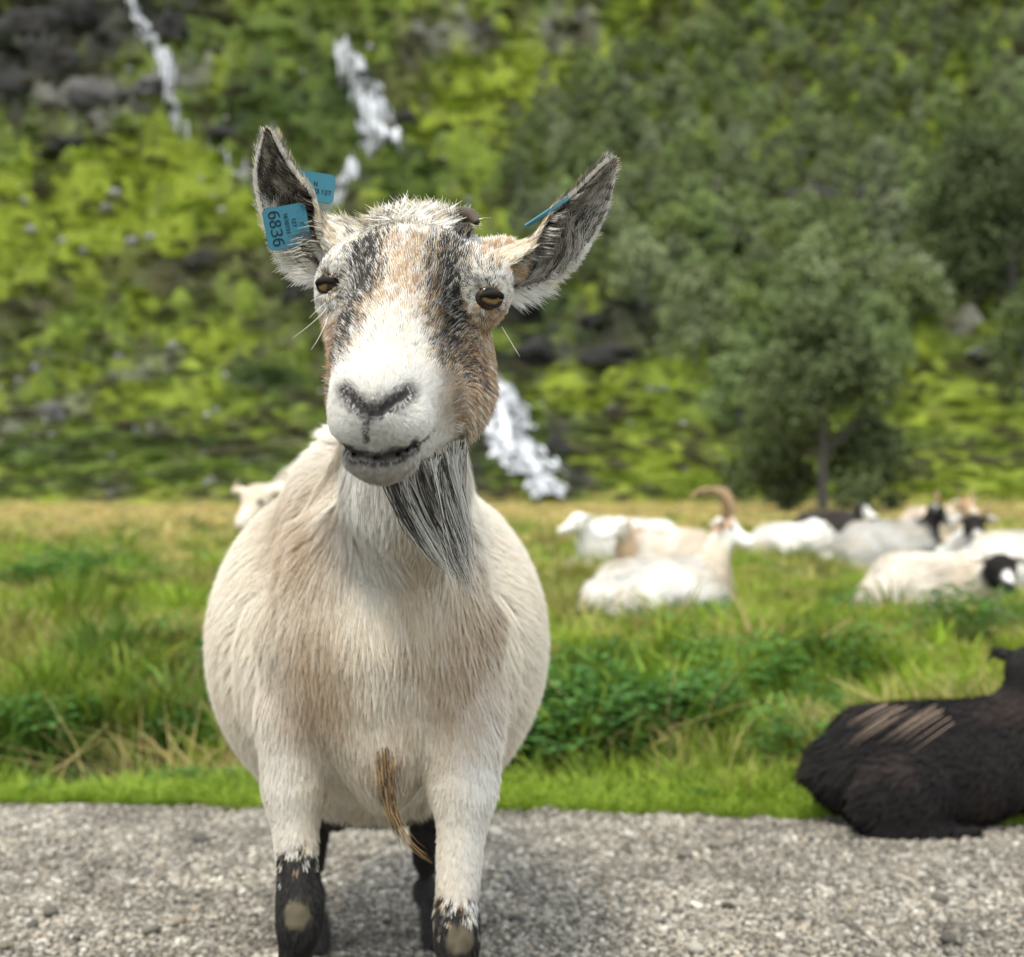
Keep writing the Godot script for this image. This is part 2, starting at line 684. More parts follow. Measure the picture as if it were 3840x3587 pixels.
# bearing and rise of the middle, half width and half height seen from the road (tangents), cover, strength
const PATCHES := [
	[-0.3438, 0.3340, 0.0808, 0.0423, 6, 0.95],
	[-0.3592, 0.2917, 0.0423, 0.0269, 6, 0.90],
	[-0.3092, 0.2840, 0.0462, 0.0231, 5, 0.80],
	[-0.2554, 0.3417, 0.0269, 0.0269, 6, 0.80],
	[-0.2554, 0.2994, 0.0173, 0.0346, 5, 0.80],
	[-0.2131, 0.2571, 0.0231, 0.0173, 6, 0.80],
	[-0.2015, 0.2302, 0.0115, 0.0192, 5, 0.70],
	[-0.3054, 0.2263, 0.0885, 0.0385, 0, 0.90],
	[-0.3246, 0.1840, 0.0808, 0.0308, 0, 0.80],
	[-0.2208, 0.1956, 0.0462, 0.0308, 0, 0.70],
	[-0.1669, 0.2917, 0.0615, 0.0269, 3, 0.75],
	[-0.1362, 0.2687, 0.0423, 0.0231, 3, 0.70],
	[-0.2169, 0.3340, 0.0462, 0.0231, 2, 0.80],
	[-0.1515, 0.3340, 0.0577, 0.0231, 2, 0.60],
	[-0.1669, 0.2533, 0.0423, 0.0154, 2, 0.70],
	[-0.3362, 0.2456, 0.0192, 0.0115, 6, 0.80],
	[-0.2285, 0.1494, 0.0731, 0.0173, 4, 0.75],
	[-0.1669, 0.1263, 0.0346, 0.0192, 6, 0.60],
	[-0.3592, 0.1263, 0.0308, 0.0192, 4, 0.70],
	[-0.2208, 0.0917, 0.0462, 0.0096, 0, 0.90],
	[-0.3246, 0.0648, 0.0769, 0.0231, 0, 0.55],
	[-0.2554, 0.0533, 0.0615, 0.0154, 0, 0.60],
	[-0.1977, 0.0802, 0.0538, 0.0077, 3, 0.80],
	[-0.2554, 0.0302, 0.0769, 0.0058, 3, 0.80],
	[-0.1823, 0.0648, 0.0231, 0.0115, 3, 0.80],
	[-0.3438, 0.0187, 0.0615, 0.0077, 3, 0.60],
	[-0.3477, 0.0494, 0.0231, 0.0154, 5, 0.60],
	[-0.2669, 0.0917, 0.0192, 0.0192, 5, 0.50],
	[-0.0477, 0.3340, 0.0346, 0.0154, 5, 0.70],
	[0.0369, 0.3379, 0.0231, 0.0192, 5, 0.60],
	[0.0023, 0.2994, 0.0615, 0.0231, 0, 0.85],
	[-0.0246, 0.2610, 0.0385, 0.0231, 0, 0.80],
	[0.0985, 0.3033, 0.0423, 0.0115, 0, 0.80],
	[-0.0823, 0.2956, 0.0231, 0.0231, 4, 0.70],
	[-0.0362, 0.2302, 0.0538, 0.0192, 1, 0.80],
	[-0.0900, 0.2302, 0.0462, 0.0154, 3, 0.60],
	[0.0100, 0.2379, 0.0231, 0.0154, 3, 0.70],
	[0.0062, 0.1187, 0.0269, 0.0269, 6, 0.95],
	[0.0408, 0.0879, 0.0538, 0.0154, 6, 0.90],
	[0.0792, 0.1071, 0.0538, 0.0115, 6, 0.85],
	[0.0369, 0.0225, 0.0135, 0.0308, 6, 0.95],
	[0.0715, 0.0610, 0.0577, 0.0173, 0, 0.95],
	[0.1062, 0.0187, 0.0615, 0.0231, 0, 0.90],
	[0.0715, 0.1494, 0.0615, 0.0154, 0, 0.90],
	[0.0254, 0.1417, 0.0308, 0.0115, 3, 0.70],
	[0.1369, 0.0571, 0.0462, 0.0231, 1, 0.70],
	[0.0600, 0.0302, 0.0231, 0.0154, 6, 0.60],
	[-0.0246, 0.0263, 0.0115, 0.0423, 6, 0.80],
	[0.3292, 0.0494, 0.0654, 0.0500, 0, 0.60],
	[0.3408, -0.0044, 0.0615, 0.0192, 0, 0.75],
	[0.3292, 0.0225, 0.0615, 0.0077, 2, 0.60],
	[0.2638, 0.2071, 0.0577, 0.0173, 6, 0.90],
	[0.3485, 0.1379, 0.0346, 0.0192, 6, 0.70],
	[0.3446, 0.1187, 0.0269, 0.0054, 5, 0.80],
	[0.3023, -0.0160, 0.0769, 0.0096, 0, 0.50],
	[0.0408, 0.2610, 0.0308, 0.0154, 0, 0.60],
]

func rock_mesh(seed_: int, rings := 16, segs := 22) -> ArrayMesh:
	var n := FastNoiseLite.new()
	n.seed = seed_
	n.frequency = 0.55
	n.fractal_octaves = 4
	var c := FastNoiseLite.new()
	c.seed = seed_ + 5
	c.noise_type = FastNoiseLite.TYPE_CELLULAR
	c.frequency = 0.9
	var st := SurfaceTool.new()
	st.begin(Mesh.PRIMITIVE_TRIANGLES)
	var pts := []
	for i in rings + 1:
		for j in segs:
			var a := PI * i / rings
			var b := TAU * j / segs
			var p := Vector3(sin(a) * cos(b), cos(a), sin(a) * sin(b))
			pts.append(p * (1.0 + 0.55 * n.get_noise_3dv(p * 1.6) + 0.25 * c.get_noise_3dv(p * 1.5)))
	for i in rings:
		for j in segs:
			var p := i * segs + j
			var q := i * segs + (j + 1) % segs
			for k in [p, q, p + segs, q, q + segs, p + segs]:
				st.add_vertex(pts[k])
	st.generate_normals()
	return st.commit()

func rock_material(c: Color) -> StandardMaterial3D:
	var m := mat(c, 0.9, false)
	m.albedo_texture = noise_texture(0.012, 5, 77, Color(0.45, 0.45, 0.45), Color(1, 1, 1))
	m.uv1_triplanar = true
	m.uv1_scale = Vector3(0.6, 0.6, 0.6)
	return m

func water_run(called: String, course: Array, widths: Array, m: Material) -> void:
	# a run of white water down the slope: several lively tongues over one another
	var curve := Curve3D.new()
	for i in course.size():
		var t: Vector3 = (course[mini(i + 1, course.size() - 1)] - course[maxi(i - 1, 0)]) / 6.0
		curve.add_point(course[i], -t, t)
	var total := curve.get_baked_length()
	var o := blank()
	var rows := 70
	var cols := 14
	for i in rows + 1:
		var u := float(i) / rows
		var c := curve.sample_baked(u * total, true)
		var x := u * (widths.size() - 1)
		var k := mini(int(x), widths.size() - 2)
		var w: float = lerpf(widths[k], widths[k + 1], x - k)
		for j in cols + 1:
			var q := lerpf(-1.0, 1.0, float(j) / cols)
			q *= 1.0 + 0.22 * n1.get_noise_2d(u * 150.0 + 9.0, j * 40.0)
			var px := c.x + q * w * (1.0 + 0.25 * n2.get_noise_2d(u * 120.0, signf(q) * 50.0))
			var pz := c.z
			var lift := 0.004 * -c.z + 0.25 * w * (1.0 - q * q) * (1.0 + 0.5 * n1.get_noise_2d(q * 90.0, u * 120.0))
			o[0].append(Vector3(px, height(px, pz) + lift, pz))
			o[1].append(Vector3.UP)
			var b := clampf(0.42 + 0.75 * n2.get_noise_2d(q * 150.0, u * 50.0) + 0.25 * n1.get_noise_2d(q * 60.0, u * 260.0), 0.14, 0.75)
			o[3].append(Color(b * 0.97, b * 0.99, b * 1.01))
	for i in rows:
		for j in cols:
			var p := i * (cols + 1) + j
			if n3.get_noise_2d(j * 75.0, i * 13.0) > 0.46 - 0.34 * absf(2.0 * j / cols - 1.0):
				continue
			o[2].append_array([p, p + 1, p + cols + 1, p + 1, p + cols + 2, p + cols + 1])
	for i in rows + 1:
		for j in cols + 1:
			var p := i * (cols + 1) + j
			var a: Vector3 = o[0][i * (cols + 1) + mini(j + 1, cols)] - o[0][i * (cols + 1) + maxi(j - 1, 0)]
			var b: Vector3 = o[0][maxi(i - 1, 0) * (cols + 1) + j] - o[0][mini(i + 1, rows) * (cols + 1) + j]
			var nn := b.cross(a).normalized()
			o[1][p] = nn if nn.y > 0.0 else -nn
	tag(put(done(o), called, m, self), "", "", "", "structure")

func crown_mesh(r: RandomNumberGenerator, h: float, wide: float, leaves: int, size: float, bottom: float) -> ArrayMesh:
	var o := blank()
	var clumps := []
	for k in 34:
		var t := pow(r.randf(), 0.8)
		var y := lerpf(bottom, 0.97, t)
		var rad := wide * sin(PI * clampf(0.3 + 0.68 * t, 0.0, 1.0)) * 0.95
		var a := r.randf() * TAU
		var q := sqrt(r.randf_range(0.25, 1.0))
		clumps.append([Vector3(cos(a) * rad * q, y * h, sin(a) * rad * q), wide * r.randf_range(0.24, 0.42)])
	for k in leaves:
		var cl: Array = clumps[k % clumps.size()]
		var dir := Vector3(r.randfn(), r.randfn() * 0.7, r.randfn()).normalized()
		var p: Vector3 = cl[0] + dir * cl[1] * pow(r.randf(), 0.4)
		var nn := (dir + Vector3(r.randfn(), r.randfn() + 0.6, r.randfn()) * 0.55).normalized()
		var s := nn.cross(Vector3(r.randfn(), r.randfn(), r.randfn())).normalized()
		var t2 := nn.cross(s)
		var z := size * r.randf_range(0.6, 1.3)
		var first: int = o[0].size()
		var b := r.randf_range(0.7, 1.25)
		for e in [s * -0.5, t2 * 0.7, s * 0.5, t2 * -0.7]:
			o[0].append(p + e * z)
			o[1].append(nn)
			o[3].append(Color(b, b * r.randf_range(0.97, 1.03), b))
		o[2].append_array([first, first + 1, first + 2, first, first + 2, first + 3])
	return done(o)

func trunk_mesh(r: RandomNumberGenerator, h: float, thick: float, wide: float) -> ArrayMesh:
	var o := blank()
	tube(o, [Vector3(0, -0.15, 0), Vector3(0.02, h * 0.25, 0), Vector3(-0.04, h * 0.55, 0.03), Vector3(0, h * 0.9, 0)], [thick * 1.25, thick, thick * 0.6, thick * 0.12], 8)
	for k in 8:
		var a := r.randf() * TAU
		var y := h * r.randf_range(0.15, 0.6)
		var q := wide * r.randf_range(0.5, 0.85)
		tube(o, [Vector3(0, y, 0), Vector3(cos(a) * q * 0.5, y + h * 0.14, sin(a) * q * 0.5), Vector3(cos(a) * q, y + h * 0.22, sin(a) * q)], [thick * 0.45, thick * 0.3, thick * 0.08], 5)
	return done(o)

func tree(at: Vector3, h: float, wide: float, leaf: Color, label: String, leaves := 3200, size := 0.13, bottom := 0.1, group := "") -> void:
	var t := base("tree", at, rng.randf() * TAU)
	tag(t, label, "tree", group)
	var r := RandomNumberGenerator.new()
	r.seed = int(absf(at.x) * 1000.0) + 17
	put(trunk_mesh(r, h, h * 0.022, wide), "trunk", bark, t)
	var m := mat(leaf, 0.8)
	m.backlight_enabled = true
	m.backlight = Color(0.5, 0.55, 0.3)
	put(crown_mesh(r, h, wide, leaves, size, bottom), "crown", m, t).set_meta("kind", "stuff")

var bark := mat(Color(0.10, 0.09, 0.08), 0.9, false)

func build_hill() -> void:
	# white water
	var foam := mat(Color.WHITE, 0.5)
	water_run("waterfall", [survey(-0.1304, 0.3183), survey(-0.1254, 0.3090), survey(-0.1131, 0.2956), survey(-0.1046, 0.2744), survey(-0.0969, 0.2563), survey(-0.0931, 0.2417)], [0.8, 1.3, 1.9, 2.2, 2.6, 2.9, 2.5, 1.2], foam)
	water_run("waterfall", [survey(-0.1177, 0.2294), survey(-0.1223, 0.2217), survey(-0.1304, 0.2079), survey(-0.1438, 0.1956)], [0.3, 0.8, 0.9, 0.6], foam)
	water_run("waterfall", [survey(-0.0246, 0.0917), survey(-0.0162, 0.0706), survey(-0.0035, 0.0379), survey(0.0100, 0.0110), survey(0.0196, -0.0044)], [0.3, 0.6, 0.95, 1.0, 0.9, 0.7], foam)
	water_run("waterfall", [survey(0.0196, -0.0037), survey(0.0246, -0.0102), survey(0.0262, -0.0190)], [0.3, 0.55, 0.35], foam)
	water_run("stream", [survey(-0.2862, 0.3602), survey(-0.2815, 0.3475), survey(-0.2777, 0.3360), survey(-0.2735, 0.3271), survey(-0.2662, 0.3194), survey(-0.2600, 0.3102), survey(-0.2562, 0.3010), survey(-0.2585, 0.2879), survey(-0.2569, 0.2783), survey(-0.2515, 0.2679), survey(-0.2454, 0.2602)], [0.8, 0.9, 1.0, 0.6, 0.5, 1.2, 0.9, 0.25, 0.6, 1.0, 0.5], foam)
	water_run("stream", [survey(-0.2265, 0.2475), survey(-0.2131, 0.2371), survey(-0.2015, 0.2263), survey(-0.1946, 0.2179), survey(-0.1877, 0.2079)], [0.1, 0.15, 0.25, 0.45, 0.4], foam)
	# crags
	var rocks := [rock_mesh(3), rock_mesh(14), rock_mesh(25)]
	var dark := rock_material(DARKROCK * 1.3)
	var grey := rock_material(STONE)
	var crags := [
		[survey(-0.3592, 0.3340), 7.5, 5.0, dark, "dark crag at the upper left corner of the hillside"], [survey(-0.3246, 0.3417), 6.0, 6.0, dark, "dark crag beside the upper left stream"], [survey(-0.3669, 0.2898), 6.0, 3.2, dark, "low dark crag at the left edge below the corner crag"],
		[survey(-0.2554, 0.3340), 4.5, 4.0, dark, "dark crag right of the upper left stream"], [survey(-0.3092, 0.2840), 4.5, 2.6, grey, "grey scree rock left of the broken stream"], [survey(-0.2708, 0.2840), 3.0, 1.8, grey, "grey rock in the broken stream"],
		[survey(-0.2131, 0.2563), 4.0, 1.6, dark, "dark ledge below the broken stream"], [survey(0.0062, 0.1263), 2.2, 1.5, dark, "dark crag over the lower waterfall"], [survey(0.0196, 0.0917), 1.9, 1.3, dark, "dark crag right of the lower waterfall's head"],
		[survey(0.0715, 0.0917), 2.0, 0.9, dark, "long dark ledge right of the lower waterfall"], [survey(0.0600, 0.1110), 1.7, 0.9, dark, "dark mossy ledge above the long ledge"], [survey(0.1177, 0.1187), 2.0, 0.8, dark, "dark ledge beside the birch wood"], [survey(0.0350, 0.0187), 0.8, 1.0, dark, "dark rock right of the lower waterfall's foot"],
		[survey(-0.0342, -0.0006), 0.5, 0.5, dark, "dark rock left of the lower waterfall's foot"], [survey(-0.0785, 0.2610), 2.2, 1.6, dark, "dark rock beside the upper waterfall's foot"], [survey(0.2523, 0.2033), 7.5, 2.6, dark, "dark cliff among the trees on the right"], [survey(0.2908, 0.1956), 4.5, 2.6, dark, "dark cliff end under the wood on the right"],
		[survey(0.3542, 0.0871), 1.3, 0.5, grey, "pale flat rock on the grass slope at the right"], [survey(-0.3458, 0.0494), 0.9, 0.7, grey, "grey rock at the left edge low on the hillside"], [survey(-0.2958, -0.0160), 0.35, 0.35, grey, "pale boulder at the foot of the hill on the left"], [survey(-0.3323, 0.2456), 3.4, 1.2, dark, "dark rock in the bright grass on the left"],
		[survey(-0.1554, 0.1417), 1.8, 1.2, dark, "dark rock left of the goat's face"], [survey(-0.2208, 0.1610), 2.6, 1.4, dark, "dark heathery rock left of the goat's ear tag"],
	]
	for k in crags.size():
		var c: Array = crags[k]
		var o := put(rocks[k % 3], "crag", c[3], self)
		tag(o, c[4], "rock", "rocks on the hillside")
		o.position = c[0] - Vector3(0, c[2] * 0.35, 0)
		o.basis = Basis.from_euler(Vector3(0, k * 1.7, 0)) * Basis.from_scale(Vector3(c[1], c[2], c[1] * 0.7))
	# pale boulders sprinkled over the slope on the left
	var pale := rock_material(Color(0.42, 0.41, 0.39))
	var spots := [survey(-0.2969, 0.2063), survey(-0.3035, 0.1994), survey(-0.3554, 0.0756), survey(-0.2535, 0.0987), survey(-0.2815, 0.0360), survey(-0.3438, 0.0302), survey(-0.2842, 0.1763), survey(-0.2523, 0.1571), survey(-0.3688, 0.0706), survey(-0.2996, 0.0148), survey(-0.2304, 0.0167), survey(-0.2285, -0.0044), survey(-0.2208, 0.0494), survey(-0.3650, 0.2033), survey(-0.3362, 0.1763), survey(-0.2708, 0.1783), survey(-0.3208, 0.1648), survey(-0.3592, 0.1802), survey(-0.2862, 0.2937), survey(-0.2938, 0.0879), survey(0.0888, 0.0379), survey(0.1042, 0.0648), survey(0.1119, 0.0629), survey(0.0754, 0.0494), survey(0.1638, -0.0083)]
	var where := ["beside its twin under the broken stream", "lower of the twin boulders under the broken stream", "whitest one, low at the left edge", "long flat one left of the goat's muzzle", "below the middle of the left meadow slope", "near the grey rock at the left edge", "just left of the goat's ear tag", "level with the goat's left eye, far left", "leftmost of the low ones", "low one near the foot of the left slope",
		"low one left of the goat's chin", "lowest one above the meadow beside the goat's back", "beside the goat's lower jaw on the left", "high at the left edge in the bright grass", "in the bright grass below the dark rock", "midway down the bright grass", "between heather patches on the far left", "small one at the left in the bright grass", "beside the broken stream's head", "midway across the left slope",
		"right of the lower waterfall, middle one", "right of the lower waterfall, upper left of a pair", "right of the lower waterfall, upper right of a pair", "right of the lower waterfall, nearest the water", "left of the lone tree's trunk"]
	for k in spots.size():
		var p: Vector3 = spots[k]
		var s := -p.z * 0.0035 * (0.7 + 0.6 * rng.randf())
		var o := put(rocks[k % 3], "boulder", pale, self)
		tag(o, "pale boulder on the slope, " + where[k], "boulder", "pale boulders on the hillside")
		o.position = p
		o.basis = Basis.from_euler(Vector3(0, k * 2.1, 0)) * Basis.from_scale(Vector3(s * 1.3, s, s))
	# low growth: tussocks and shrubs over the slope
	var r := RandomNumberGenerator.new()
	r.seed = 81
	var leafm := mat(Color.WHITE, 0.9)
	leafm.backlight_enabled = true
	leafm.backlight = Color(0.4, 0.42, 0.25)
	var shrub := crown_mesh(r, 0.6, 0.55, 800, 0.06, 0.0)
	var rows := Rows.new()
	var tuft_rows := Rows.new()
	var tuft := grass_tuft(90, 91, 0.5, 0.026, 0.7)
	for k in 24000:
		var d := 35.0 * pow(9.0, rng.randf())
		var b := rng.randf_range(-0.6, 0.6)
		var x := b * d
		var c := land_color(x, -d)
		var q := rng.randf()
		var thick := n1.get_noise_2d(x * 1.2 + 300.0, d * 1.2)
		var s := d * (0.004 + 0.009 * pow(rng.randf(), 2.0))
		if q < 0.18 + thick * 0.9:
			c = c.lerp(DEEP, 0.42) * rng.randf_range(0.9, 1.5)
		elif q < 0.38:
			c = HEATH * rng.randf_range(0.7, 1.5)
		else:
			c *= rng.randf_range(0.9, 1.25)
			tuft_rows.add(Basis.from_euler(Vector3(0, rng.randf() * TAU, 0)) * Basis.from_scale(Vector3(s * 2.2, s * rng.randf_range(0.2, 0.55), s * 2.2)), Vector3(x, height(x, -d) - s * 0.05, -d), c)
			continue
		rows.add(Basis.from_euler(Vector3(0, rng.randf() * TAU, 0)) * Basis.from_scale(Vector3(s * 1.7, s * rng.randf_range(0.5, 1.1), s * 1.7)), Vector3(x, height(x, -d) - s * 0.08, -d), c)
	spread(rows, shrub, "undergrowth", leafm, self)
	spread(tuft_rows, tuft, "hillside_grass", leafm, self)
	var scree := Rows.new()
	for k in 900:
		var d := 36.0 * pow(7.0, rng.randf())
		var x := rng.randf_range(-0.45, 0.3) * d
		if n3.get_noise_2d(x * 3.0, d * 3.0) < -0.05:
			continue
		var s := d * (0.0008 + 0.0025 * pow(rng.randf(), 3.0))
		scree.add(Basis.from_euler(Vector3(0, rng.randf() * TAU, 0)) * Basis.from_scale(Vector3(s * 1.4, s, s)), Vector3(x, height(x, -d), -d), STONE * rng.randf_range(0.5, 2.0))
	spread(scree, pebble_mesh(61), "rubble", mat(Color.WHITE, 0.9), self)
	# trees one can tell apart
	var g := Color(0.15, 0.19, 0.075)
	tree(survey(0.2319, -0.0225), 4.1, 1.9, g * 0.62, "broad round tree standing alone at the foot of the slope", 10000, 0.10, 0.0)
	tree(survey(0.2004, -0.0237), 1.5, 0.75, g * 0.5, "low dark bush at the left foot of the broad lone tree", 2200, 0.10, 0.0)
	tree(survey(0.2677, -0.0237), 1.9, 0.85, g * 0.5, "low dark bush at the right foot of the broad lone tree", 2400, 0.10, 0.0)
	tree(survey(0.1696, 0.0321), 3.7, 1.3, g * 1.4, "light green tree behind and left of the broad lone tree", 3600, 0.13)
	tree(survey(0.2119, 0.0494), 3.5, 1.5, g * 1.5, "tall tree just behind the broad lone tree", 3600, 0.14)
	tree(survey(0.2523, 0.0533), 3.4, 1.6, g * 1.4, "sunlit tree behind the broad lone tree, on its right", 3600, 0.14)
	tree(survey(0.2754, 0.0802), 3.4, 1.7, g * 1.4, "tree at the right end of the group above the lone tree", 3000, 0.15)
	tree(survey(0.3485, 0.1263), 10.5, 5.0, g * 0.55, "tall dark tree at the right above the path", 5000, 0.26)
	tree(survey(0.3735, 0.1225), 9.0, 4.2, g * 0.5, "dark tree at the right edge of the wood", 4500, 0.26)
	tree(survey(0.3254, 0.1302), 6.0, 3.2, g * 0.65, "dark bushy tree left of the tall dark tree", 3600, 0.22)
	tree(survey(0.3838, 0.0571), 4.6, 1.6, g * 0.8, "tree cut by the right edge of the view over the grass slope", 3000, 0.14)
	tree(survey(0.1946, 0.0879), 3.4, 1.6, g * 1.4, "pale green tree at the lower edge of the wood", 3000, 0.16)
	tree(survey(0.2331, 0.1110), 3.8, 1.9, g * 1.1, "rounded tree over the group behind the lone tree", 3000, 0.17)
	tree(survey(0.2946, 0.1110), 3.6, 1.9, g * 1.05, "tree over the grass slope left of the path", 3000, 0.17)
	tree(survey(0.0831, 0.2302), 7.5, 2.6, g * 0.75, "dark tree standing clear above the goat's right ear", 2600, 0.3)
	# the wood: a mass of birches
	for kind in 3:
		r.seed = 200 + kind
		var crown := crown_mesh(r, 5.2, 1.75 + 0.3 * kind, 1500, 0.24, 0.08)
		var stem := trunk_mesh(r, 5.0, 0.09, 1.6)
		var wr := Rows.new()
		for k in 420:
			var py := pow(rng.randf(), 0.8)   # 0 low, 1 high on the slope
			var rise := lerpf(0.075, 0.372, py)
			var bear := rng.randf_range(0.0, 0.47)
			var lim: float
			if rise > 0.30:
				lim = lerpf(0.05, 0.15, sm(0.30, 0.34, rise))
			elif rise > 0.14:
				lim = lerpf(0.035, 0.0, sm(0.17, 0.22, rise)) + 0.04 * sm(0.24, 0.30, rise)
			else:
				lim = lerpf(0.155, 0.06, sm(0.08, 0.15, rise))
			var lim2 := 0.47 if rise > 0.14 else lerpf(0.27, 0.34, sm(0.08, 0.14, rise))
			if bear < lim + 0.02 * rng.randfn() or bear > lim2:
				continue
			var p := survey(bear, rise)
			var s := rng.randf_range(0.42, 0.85)
			var tone := rng.randf_range(0.7, 1.35) * (1.0 + 0.5 * n1.get_noise_2d(p.x * 2.0, p.z * 2.0))
			var c := Color(0.165, 0.225, 0.07).lerp(Color(0.20, 0.22, 0.13), rng.randf()).lerp(Color(0.15, 0.19, 0.05), pow(rng.randf(), 3.0)) * tone
			wr.add(Basis.from_euler(Vector3(0, rng.randf() * TAU, 0)) * Basis.from_scale(Vector3(s, s * rng.randf_range(0.85, 1.15), s)), p - Vector3(0, 0.1, 0), c)
		spread(wr, crown, "woods", leafm, self)
		var sr := Rows.new()
		sr.b = wr.b.duplicate()
		sr.n = wr.n
		for i in sr.n:
			sr.b[i * 16 + 12] = 0.16
			sr.b[i * 16 + 13] = 0.15
			sr.b[i * 16 + 14] = 0.14
		var tm := mat(Color.WHITE, 0.9)
		spread(sr, stem, "woods_trunks", tm, self)

# ---- meadow ----
func grass_tuft(blades: int, seed_: int, spread_: float, wide: float, lean: float) -> ArrayMesh:
	var r := RandomNumberGenerator.new()
	r.seed = seed_
	var o := blank()
	for k in blades:
		var a := r.randf() * TAU
		var out := Vector3(cos(a), 0, sin(a))
		var p := out * sqrt(r.randf()) * spread_
		var h := r.randf_range(0.55, 1.0)
		var l := lean * r.randf_range(0.3, 1.3)
		var dir := Vector3(cos(a + r.randf_range(-1, 1)), 0, sin(a + r.randf_range(-1, 1)))
		var pts := PackedVector3Array()
		for s in 4:
			var t := s / 3.0
			pts.append(p + Vector3(0, h * t * (1.0 - 0.25 * l * t), 0) + dir * l * h * t * t)
		var b := r.randf_range(0.7, 1.25)
		strip(o, pts, wide * r.randf_range(0.7, 1.3), Vector3(-dir.z, 0.2, dir.x).rotated(Vector3.UP, PI / 2 + r.randf_range(-0.8, 0.8)), Color(b, b, b * 0.95), 0.1)
	return done(o)

func leafy_plant(leaves: int, seed_: int) -> ArrayMesh:
	var r := RandomNumberGenerator.new()
	r.seed = seed_
	var o := blank()
	for k in leaves:
		var a := r.randf() * TAU
		var y := pow(r.randf(), 0.7)
		var q := sqrt(r.randf()) * 0.55 * (1.1 - 0.5 * y)
		var p := Vector3(cos(a) * q, y * 0.9, sin(a) * q)
		var dir := (Vector3(cos(a), r.randf_range(-0.3, 0.5), sin(a)) + Vector3(r.randfn(), 0, r.randfn()) * 0.4).normalized()
		var s := dir.cross(Vector3.UP).normalized()
		var n := s.cross(dir).normalized()
		if n.y < 0.0:
			n = -n
		var le := r.randf_range(0.13, 0.26)
		var b := r.randf_range(0.75, 1.3)
		var first: int = o[0].size()
		for e in [Vector3.ZERO, dir * le * 0.5 + s * le * 0.3 + n * 0.02, dir * le, dir * le * 0.5 - s * le * 0.3 + n * 0.02]:
			o[0].append(p + e)
			o[1].append(n)
			o[3].append(Color(b, b, b))
		if s.cross(dir).dot(n) > 0.0:
			o[2].append_array([first, first + 2, first + 1, first, first + 3, first + 2])
		else:
			o[2].append_array([first, first + 1, first + 2, first, first + 2, first + 3])
	return done(o)

